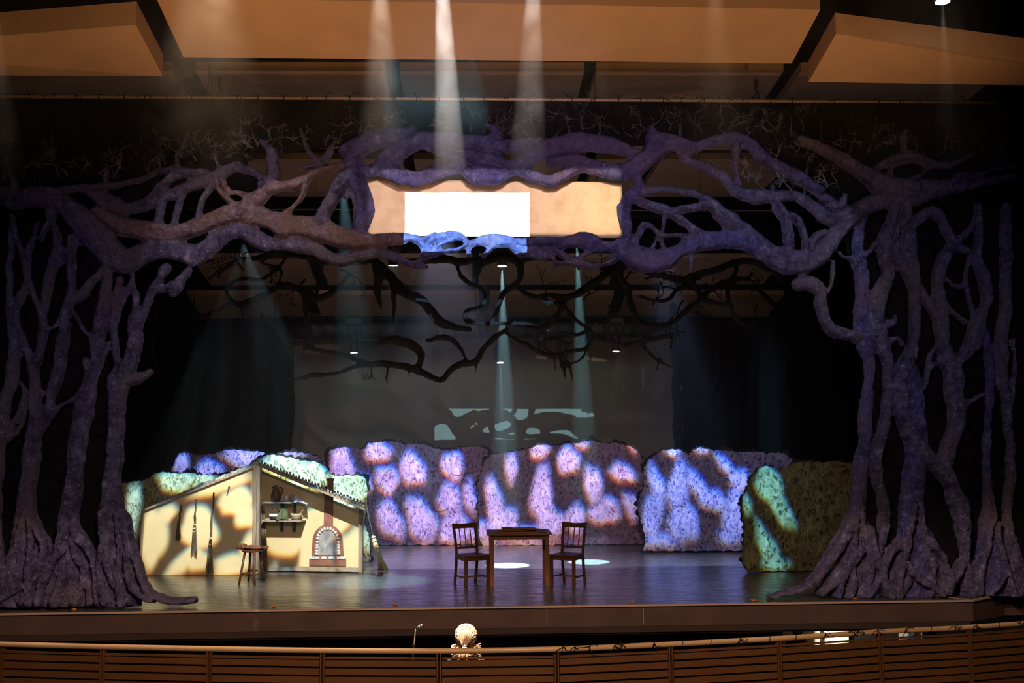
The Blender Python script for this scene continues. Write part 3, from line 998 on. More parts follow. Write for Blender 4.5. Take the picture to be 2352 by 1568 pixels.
def relief(branches, Y, parent, x0, x1, y0, y1, step=3.0, k=5.0, warp=3.0, rough=1.0, zmin=None):
    """One cut-out scenic relief grown from branch centre lines (px at depth Y): neighbouring
    branches melt into each other; every branch becomes a part of its own. branches: (name, material, points, layer)"""
    gx = np.arange(x0, x1, step); gy = np.arange(y0, y1, step)
    GX, GY = np.meshgrid(gx.astype(float), gy.astype(float))
    WX = GX + warp * vnoise(GX / 34, GY / 34, 1) + warp * 0.5 * vnoise(GX / 11, GY / 11, 2)
    WY = GY + warp * vnoise(GX / 34, GY / 34, 3) + warp * 0.5 * vnoise(GX / 11, GY / 11, 4)
    S = np.zeros_like(GX); H = np.full_like(GX, -1e3); OWN = np.full(GX.shape, -1, int)
    dmin = np.full_like(GX, 1e3); downer = np.full(GX.shape, 0, int)
    NX, NY = GX.shape[1], GX.shape[0]
    for bi, (nm, m_, pts, layer) in enumerate(branches):
        sp = catmull(pts, 9)
        bx0 = min(p_[0] - p_[2] for p_ in sp) - 28; bx1 = max(p_[0] + p_[2] for p_ in sp) + 28
        by0 = min(p_[1] - p_[2] for p_ in sp) - 28; by1 = max(p_[1] + p_[2] for p_ in sp) + 28
        i0, i1 = max(0, int((bx0 - x0) / step)), min(NX, int((bx1 - x0) / step) + 2)
        j0, j1 = max(0, int((by0 - y0) / step)), min(NY, int((by1 - y0) / step) + 2)
        if i0 >= i1 or j0 >= j1: continue
        D = np.full((j1 - j0, i1 - i0), 60.0); HH = np.full(D.shape, -1e3)
        for a, b_ in zip(sp, sp[1:]):
            m = max(a[2], b_[2]) + 26
            ia, ib = max(i0, int((min(a[0], b_[0]) - m - x0) / step)), min(i1, int((max(a[0], b_[0]) + m - x0) / step) + 2)
            ja, jb = max(j0, int((min(a[1], b_[1]) - m - y0) / step)), min(j1, int((max(a[1], b_[1]) + m - y0) / step) + 2)
            if ia >= ib or ja >= jb: continue
            X, Y_ = WX[ja:jb, ia:ib], WY[ja:jb, ia:ib]
            dx, dy = b_[0] - a[0], b_[1] - a[1]
            L2 = dx * dx + dy * dy + 1e-6
            t = np.clip(((X - a[0]) * dx + (Y_ - a[1]) * dy) / L2, 0, 1)
            r = np.maximum(a[2] + (b_[2] - a[2]) * t, 1.0)
            d = np.hypot(X - a[0] - dx * t, Y_ - a[1] - dy * t)
            hh = 0.62 * np.minimum(r, 20 + 0.15 * r) * np.sqrt(np.clip(1 - (d / r) ** 2, 0, 1)) ** 0.8
            hh = np.where(d < r, hh + layer * np.minimum(1, (1 - d / r) * 3), -1e3)
            sl = (slice(ja - j0, jb - j0), slice(ia - i0, ib - i0))
            D[sl] = np.minimum(D[sl], d - r)
            HH[sl] = np.maximum(HH[sl], hh)
        sl = (slice(j0, j1), slice(i0, i1))
        S[sl] += np.exp(-np.clip(D, -60, 60) / k)
        up_ = HH > H[sl]
        H[sl] = np.where(up_, HH, H[sl]); OWN[sl] = np.where(up_ & (HH > -500), bi, OWN[sl])
        nr = D < dmin[sl]
        dmin[sl] = np.where(nr, D, dmin[sl]); downer[sl] = np.where(nr, bi, downer[sl])
    SD = -k * np.log(S + 1e-12)
    OWN = np.where(OWN < 0, downer, OWN)
    ridge = (1 - np.abs(vnoise(WX / 8 + 1.5 * vnoise(WX / 40, WY / 40, 11), WY / 34, 7)) * 2) + 0.8 * (1 - np.abs(vnoise(WX / 30, WY / 9, 8)) * 2)
    rid2 = vnoise(WX / 5, WY / 6, 9)
    Hs = np.maximum(H, 1.6 * np.sqrt(np.clip(-SD, 0, None)))
    edge = np.clip(-SD / 5, 0, 1)
    Hs = np.clip(Hs + (1.5 * ridge + 0.7 * rid2) * rough * edge, 0.0, None) * np.sqrt(edge)
    gyy, gxx = np.gradient(SD, step)
    gl = np.maximum(np.hypot(gxx, gyy), 0.3)
    inside = SD < 0
    mv = (~inside) & (SD < step * 1.6)
    PX = np.where(mv, GX - gxx / gl * SD / gl, GX); PY = np.where(mv, GY - gyy / gl * SD / gl, GY)
    Hs = np.where(inside, Hs, 0)
    A = inside[:-1, :-1].astype(int) + inside[1:, :-1] + inside[:-1, 1:] + inside[1:, 1:]
    near = (SD < step * 1.6)
    okc = (A >= 1) & near[:-1, :-1] & near[1:, :-1] & near[:-1, 1:] & near[1:, 1:]
    lab = OWN[:-1, :-1].copy()
    seen = ~okc
    comps = []
    for j_, i_ in zip(*np.nonzero(okc)):
        if seen[j_, i_]: continue
        v0 = lab[j_, i_]; st = [(j_, i_)]; seen[j_, i_] = True; cells = []; nb = {}
        while st:
            a_, c_ = st.pop(); cells.append((a_, c_))
            for a2, c2 in ((a_ + 1, c_), (a_ - 1, c_), (a_, c_ + 1), (a_, c_ - 1)):
                if 0 <= a2 < lab.shape[0] and 0 <= c2 < lab.shape[1] and okc[a2, c2]:
                    if lab[a2, c2] != v0: nb[lab[a2, c2]] = nb.get(lab[a2, c2], 0) + 1
                    elif not seen[a2, c2]: seen[a2, c2] = True; st.append((a2, c2))
        comps.append((v0, cells, nb))
    big = {}
    for v0, cells, nb in comps: big[v0] = max(big.get(v0, 0), len(cells))
    for v0, cells, nb in comps:
        if len(cells) < big[v0] and nb and len(cells) < max(150, 0.2 * big[v0]):
            tgt = max(nb, key=nb.get)
            for a_, c_ in cells: lab[a_, c_] = tgt
        elif len(cells) < max(12, 0.2 * big[v0]) and not nb:
            for a_, c_ in cells: okc[a_, c_] = False
    jj, ii = np.nonzero(okc)
    lb = lab[jj, ii]
    sc_ = Y / F
    # world positions
    ax = (PX - 1176) / F; ay = (PY - 784) / F
    dX = fwd.x + RIGHT.x * ax - UP.x * ay; dY = fwd.y + RIGHT.y * ax - UP.y * ay; dZ = fwd.z + RIGHT.z * ax - UP.z * ay
    kk = Y / dY
    Xw, Zw = dX * kk, CAM.z + dZ * kk
    if zmin is not None: Zw = np.maximum(Zw, zmin)
    Yf = Y - Hs * sc_
    for bi, (nm, m_, pts, layer) in enumerate(branches):
        q = np.nonzero(lb == bi)[0]
        if len(q) < 3: continue
        J, I = jj[q], ii[q]
        cor = np.stack([J * NX + I, J * NX + I + 1, (J + 1) * NX + I + 1, (J + 1) * NX + I], 1)
        uq, inv = np.unique(cor, return_inverse=True)
        inv = inv.reshape(cor.shape)
        n = len(uq)
        uy, ux = uq // NX, uq % NX
        front = np.stack([Xw[uy, ux], Yf[uy, ux], Zw[uy, ux]], 1)
        back = front.copy(); back[:, 1] = Y + 0.012
        base = np.array(parent.matrix_basis.translation)
        vv = np.concatenate([front, back]) - base
        faces = [tuple(r_) for r_ in inv[:, ::-1]] + [tuple(r_ + n) for r_ in inv]
        me = bpy.data.meshes.new(nm)
        me.from_pydata(vv.tolist(), [], [tuple(int(v) for v in f_) for f_ in faces])
        me.update()
        # orientation: the front must look at the camera
        for p_ in me.polygons: p_.use_smooth = True
        me.materials.append(m_)
        o = bpy.data.objects.new(nm, me)
        COL.objects.link(o)
        o.parent = parent


# backing cloth (black header and side legs, one cloth)
inner = [(262, 1386), (250, 1300), (246, 1200), (240, 1000), (250, 850), (262, 640), (252, 560), (285, 470), (420, 425), (545, 388), (600, 352), (655, 352), (700, 345),
         (790, 335), (880, 332), (960, 322), (1060, 322), (1160, 335), (1230, 325), (1320, 325), (1420, 335), (1500, 335), (1580, 335),
         (1650, 320), (1720, 335), (1790, 390), (1850, 440), (1930, 505), (1950, 600), (1968, 700), (1985, 900), (1980, 1100), (1960, 1250), (1950, 1369)]
outer = [(-120, 1392), (-120, 1000), (-120, 600), (-120, 228)] + [(x, 228 + x * 0.0055) for x in range(0, 2401, 100)] + [(2460, 500), (2460, 1000), (2460, 1360)]
# strips: split into left leg, right leg and header as quads between inner and outer rows
mb = MB()
ZB = 0.004
def cl(px, py):
    q = P(px, py, YT + 0.1); q.z = max(q.z, ZB); return q
i_l = [p_ for p_ in inner if p_[0] < 300 and p_[1] >= 470]
i_r = [p_ for p_ in inner if p_[0] > 1840 and p_[1] >= 440]
for seq, xe in ((i_l, -140), (i_r, 2480)):
    for a, b_ in zip(seq, seq[1:]):
        mb.add([cl(*a), cl(*b_), cl(xe, b_[1]), cl(xe, a[1])], [(0, 1, 2, 3)])
i_h = [p_ for p_ in inner if p_ in inner[inner.index((285, 470)):inner.index((1850, 440)) + 1]]
for a, b_ in zip(i_h, i_h[1:]):
    mb.add([cl(*a), cl(*b_), cl(b_[0], 226 + b_[0] * .0055), cl(a[0], 226 + a[0] * .0055)], [(0, 1, 2, 3)])
mb.add([cl(-140, 470), cl(285, 470), cl(285, 228), cl(-140, 226)], [(0, 1, 2, 3)])
mb.add([cl(1850, 440), cl(2480, 440), cl(2480, 240), cl(1850, 236)], [(0, 1, 2, 3)])
bc = mb.build('backing_cloth', BLACK, portal, label='black cloth behind the painted trees')
sd = bc.modifiers.new('thick', 'SOLIDIFY'); sd.thickness = 0.012

LT = [  # left trunks
    [(25, 490, 3), (26, 540, 5), (22, 610, 8), (22, 680, 9), (27, 745, 12), (32, 800, 14), (30, 850, 17), (18, 905, 15), (10, 940, 14), (3, 1000, 14), (-6, 1080, 14), (-14, 1200, 20), (-20, 1389, 36)],
    [(85, 512, 4), (70, 560, 7), (64, 600, 9), (63, 640, 8), (70, 662, 7), (78, 685, 7), (88, 710, 8), (98, 750, 11), (95, 790, 11), (88, 820, 12), (79, 850, 12), (80, 880, 14), (82, 930, 16), (80, 980, 19), (73, 1040, 21), (68, 1100, 20), (60, 1170, 24), (60, 1220, 31), (63, 1270, 42), (60, 1330, 54), (50, 1388, 62)],
    [(30, 498, 3), (40, 550, 6), (52, 590, 8), (61, 610, 7)],
    [(60, 650, 7), (50, 675, 9), (38, 712, 9), (40, 755, 9), (52, 785, 13), (62, 815, 10), (70, 845, 6)],
    [(126, 525, 6), (132, 560, 11), (125, 600, 12), (113, 640, 12), (108, 680, 12), (102, 712, 9)],
    [(165, 550, 11), (163, 620, 11), (165, 660, 9), (158, 700, 11), (150, 745, 12), (144, 790, 15), (139, 830, 15), (128, 875, 14), (118, 920, 12), (112, 950, 11), (97, 988, 9)],
    [(245, 630, 12), (240, 690, 16), (232, 740, 16), (225, 790, 12), (218, 840, 10), (210, 870, 14), (203, 900, 20), (192, 940, 24), (182, 1000, 25), (174, 1060, 22), (167, 1120, 23), (158, 1180, 25), (158, 1220, 28), (163, 1260, 38), (160, 1310, 48), (150, 1388, 60)],
    [(312, 735, 17), (310, 780, 19), (302, 825, 19), (290, 850, 24), (275, 872, 28), (272, 900, 25), (271, 930, 22), (268, 970, 21), (266, 1010, 20), (262, 1060, 20), (257, 1110, 21), (258, 1150, 26), (262, 1200, 32), (268, 1250, 36), (272, 1300, 42), (270, 1388, 55)],
    [(275, 645, 8), (268, 700, 9), (259, 745, 9), (262, 790, 8), (270, 830, 9), (275, 855, 12)],
]
PARTS = [('trunk', TREE, t_, 2 + 3 * (i % 3)) for i, t_ in enumerate(LT)]
LB = [
    [(240, 470, 6), (200, 540, 9), (170, 560, 8), (150, 578, 9), (136, 602, 9)],
    [(243, 618, 8), (215, 640, 10), (195, 668, 12), (170, 690, 12), (152, 706, 8), (140, 730, 5), (122, 750, 4), (106, 760, 5)],
    [(165, 716, 5), (180, 735, 5), (195, 760, 6), (210, 775, 8), (214, 800, 9), (215, 835, 9), (211, 865, 10)],
    [(194, 826, 6), (198, 846, 8), (204, 870, 9)],
    [(248, 790, 5), (240, 825, 6), (225, 855, 6), (205, 890, 6), (175, 915, 5), (145, 930, 4), (128, 945, 5), (103, 978, 6)],
    [(382, 618, 11), (365, 645, 11), (352, 665, 11), (340, 700, 10), (328, 728, 11), (316, 750, 13)],
    [(303, 630, 4), (304, 655, 6), (314, 682, 8), (312, 712, 9), (312, 735, 10)],
    [(300, 652, 6), (285, 680, 9), (272, 712, 9), (262, 748, 8)],
    [(285, 872, 18), (310, 873, 14), (328, 862, 11), (343, 852, 8)],
    [(432, 622, 9), (419, 638, 10), (410, 655, 13), (398, 668, 12), (392, 664, 8)],
    [(392, 652, 5), (378, 665, 7), (366, 668, 8)],
    [(48, 880, 4), (58, 905, 5), (50, 930, 4), (30, 970, 6), (14, 1010, 7)],
    [(100, 905, 5), (70, 910, 5), (55, 935, 5), (45, 985, 5), (22, 1010, 5)],
]
PARTS += [('branch', TREE, t_, 5) for t_ in LB]
ROOTS = [
    [(60, 1180, 8), (48, 1240, 8), (30, 1290, 8), (0, 1330, 8), (-20, 1360, 8)], [(75, 1190, 7), (82, 1250, 8), (70, 1310, 9), (78, 1378, 12)],
    [(150, 1200, 8), (140, 1260, 8), (112, 1330, 9), (100, 1380, 11)], [(172, 1210, 8), (178, 1270, 8), (205, 1320, 9), (212, 1380, 12)],
    [(255, 1150, 8), (248, 1220, 8), (236, 1290, 9), (250, 1380, 13)], [(275, 1180, 8), (284, 1250, 8), (278, 1310, 9), (292, 1380, 12)],
    [(1972, 1150, 8), (1978, 1220, 9), (1992, 1290, 9), (1985, 1362, 13)], [(1958, 1200, 8), (1950, 1260, 9), (1925, 1320, 9), (1918, 1362, 11)],
    [(2090, 1150, 9), (2078, 1230, 9), (2060, 1300, 10), (2052, 1362, 12)], [(2108, 1170, 9), (2118, 1240, 9), (2135, 1310, 10), (2130, 1362, 13)],
    [(2268, 1180, 7), (2258, 1250, 8), (2240, 1320, 8), (2235, 1362, 10)], [(2278, 1200, 7), (2288, 1270, 8), (2310, 1330, 8), (2318, 1362, 10)],
    [(285, 1190, 12), (303, 1245, 12), (316, 1290, 10), (330, 1330, 9), (350, 1362, 9), (385, 1376, 9), (425, 1380, 9), (447, 1379, 8)],
    [(85, 1200, 10), (110, 1245, 9), (105, 1280, 8), (80, 1320, 8), (45, 1355, 8), (0, 1378, 8)],
    [(150, 1260, 12), (115, 1300, 12), (85, 1340, 10), (60, 1376, 10)],
    [(185, 1235, 12), (205, 1262, 9), (218, 1285, 9), (226, 1320, 10), (232, 1376, 12)],
    [(245, 1180, 12), (250, 1260, 10), (262, 1320, 10), (285, 1355, 12), (310, 1376, 10)],
    [(160, 1290, 10), (150, 1330, 14), (135, 1378, 16)],
    [(40, 1260, 8), (20, 1300, 9), (10, 1345, 10), (-10, 1380, 12)],
    [(200, 1300, 8), (195, 1340, 10), (180, 1378, 14)],
    [(300, 1260, 8), (298, 1310, 8), (318, 1350, 9), (350, 1376, 9)],
    [(1958, 1185, 14), (1935, 1230, 14), (1905, 1275, 13), (1875, 1318, 12), (1840, 1350, 11), (1800, 1363, 7), (1764, 1367, 5)],
    [(1965, 1260, 14), (1935, 1300, 14), (1905, 1335, 14), (1880, 1360, 9)],
    [(1990, 1210, 9), (2000, 1270, 10), (2020, 1320, 12), (2035, 1360, 12)],
    [(2075, 1240, 12), (2045, 1262, 10), (2030, 1290, 9), (2010, 1330, 10), (1995, 1360, 10)],
    [(2125, 1240, 14), (2150, 1265, 11), (2165, 1300, 10), (2172, 1355, 12)],
    [(2070, 1290, 9), (2100, 1325, 11), (2135, 1345, 12), (2155, 1362, 10)],
    [(2205, 1290, 9), (2185, 1330, 10), (2150, 1362, 9)],
    [(1945, 1300, 10), (1950, 1340, 12), (1940, 1362, 12)],
    [(2295, 1310, 7), (2280, 1340, 8), (2262, 1362, 8)],
    [(2080, 1330, 12), (2060, 1362, 12)],
]
PARTS += [('root', TREE, t_, 22 + 5 * (i % 3)) for i, t_ in enumerate(ROOTS)]
RT = [
    [(1985, 500, 9), (1970, 540, 13), (1972, 590, 15), (1978, 640, 17), (1980, 690, 17), (1980, 740, 19), (1988, 790, 20), (1997, 830, 14), (1997, 870, 12), (1990, 920, 16), (1986, 960, 16), (1988, 1000, 15), (1980, 1050, 18), (1974, 1110, 18), (1970, 1160, 21), (1965, 1210, 27), (1965, 1270, 38), (1965, 1364, 58)],
    [(2052, 485, 12), (2035, 540, 15), (2032, 590, 18), (2040, 630, 16), (2023, 670, 20), (2013, 710, 22), (2015, 750, 20), (2026, 790, 18), (2040, 830, 15), (2043, 870, 14), (2038, 930, 14), (2026, 990, 15), (2016, 1050, 14), (2014, 1100, 14), (2028, 1150, 12), (2028, 1200, 15), (2020, 1250, 12), (2008, 1290, 14), (2000, 1364, 20)],
    [(2088, 540, 18), (2085, 570, 22), (2093, 610, 18), (2100, 660, 14), (2098, 720, 13), (2097, 770, 14), (2088, 815, 15), (2073, 855, 16), (2066, 900, 20), (2070, 945, 18), (2086, 990, 20), (2110, 1028, 20), (2138, 1055, 18), (2165, 1078, 20), (2185, 1120, 17), (2205, 1170, 22), (2212, 1215, 18), (2215, 1260, 12), (2222, 1310, 12), (2225, 1364, 20)],
    [(2080, 830, 16), (2092, 870, 22), (2098, 930, 26), (2106, 980, 25), (2105, 1030, 26), (2098, 1100, 28), (2095, 1160, 30), (2097, 1210, 33), (2105, 1260, 46), (2108, 1310, 58), (2108, 1364, 76)],
    [(2085, 530, 10), (2108, 502, 15), (2138, 488, 15), (2160, 502, 14), (2175, 530, 13), (2184, 562, 13), (2166, 595, 14), (2155, 635, 15), (2155, 675, 14), (2161, 710, 15), (2161, 750, 17), (2162, 790, 15), (2175, 822, 20), (2190, 860, 23), (2190, 900, 22), (2200, 935, 20), (2195, 970, 19), (2182, 1010, 19), (2172, 1055, 20), (2165, 1085, 18)],
    [(2248, 470, 8), (2246, 560, 10), (2242, 600, 12), (2256, 640, 15), (2265, 680, 14), (2256, 712, 13), (2246, 745, 18), (2236, 785, 18), (2215, 812, 15), (2198, 832, 12)],
    [(2250, 740, 9), (2268, 780, 10), (2270, 830, 11), (2275, 900, 10), (2270, 960, 9), (2266, 1050, 10), (2270, 1130, 13), (2270, 1200, 20), (2275, 1280, 34), (2275, 1364, 48)],
    [(2310, 480, 12), (2310, 600, 14), (2308, 700, 14), (2300, 780, 14), (2300, 850, 14), (2310, 920, 12), (2318, 1000, 10), (2320, 1100, 12), (2311, 1180, 12), (2320, 1250, 20), (2330, 1364, 40)],
]
PARTS += [('trunk', TREE if i % 3 else TREEBLUE, t_, 2 + 4 * (i % 3)) for i, t_ in enumerate(RT)]
RB = [
    [(1832, 652, 14), (1860, 650, 18), (1882, 668, 16), (1885, 700, 15), (1893, 733, 15), (1912, 757, 15), (1940, 770, 14), (1968, 772, 14)],
    [(1910, 600, 4), (1912, 635, 5), (1907, 660, 4), (1893, 682, 4)],
    [(2045, 560, 11), (2062, 598, 12), (2085, 632, 13), (2110, 668, 12), (2135, 702, 14), (2156, 728, 13)],
    [(2240, 510, 7), (2215, 545, 9), (2188, 562, 10)],
    [(2186, 572, 7), (2212, 574, 9), (2228, 586, 5), (2220, 612, 4), (2218, 650, 4), (2225, 690, 5), (2236, 722, 7)],
    [(2170, 636, 5), (2185, 655, 5), (2203, 661, 5), (2219, 655, 4)],
    [(2173, 702, 5), (2195, 725, 6), (2218, 740, 7)],
    [(2155, 790, 5), (2137, 820, 6), (2131, 850, 6), (2122, 880, 7), (2103, 896, 9)],
    [(2172, 825, 6), (2148, 838, 5), (2130, 850, 6)],
    [(2200, 928, 12), (2228, 922, 8), (2258, 905, 5)],
    [(2040, 745, 14), (2052, 740, 7), (2055, 725, 3)],
    [(2040, 790, 8), (2058, 775, 5), (2068, 790, 5)],
    [(1925, 580, 4), (1935, 590, 4), (1950, 592, 5), (1962, 605, 9)],
    [(1980, 590, 8), (1998, 580, 7), (2012, 560, 8), (2025, 545, 9)],
    [(2325, 780, 5), (2328, 860, 5), (2318, 940, 5), (2322, 1060, 5)],
    [(2056, 520, 5), (2060, 550, 5), (2062, 575, 5)],
]
PARTS += [('branch', TREE, t_, 8) for t_ in RB]
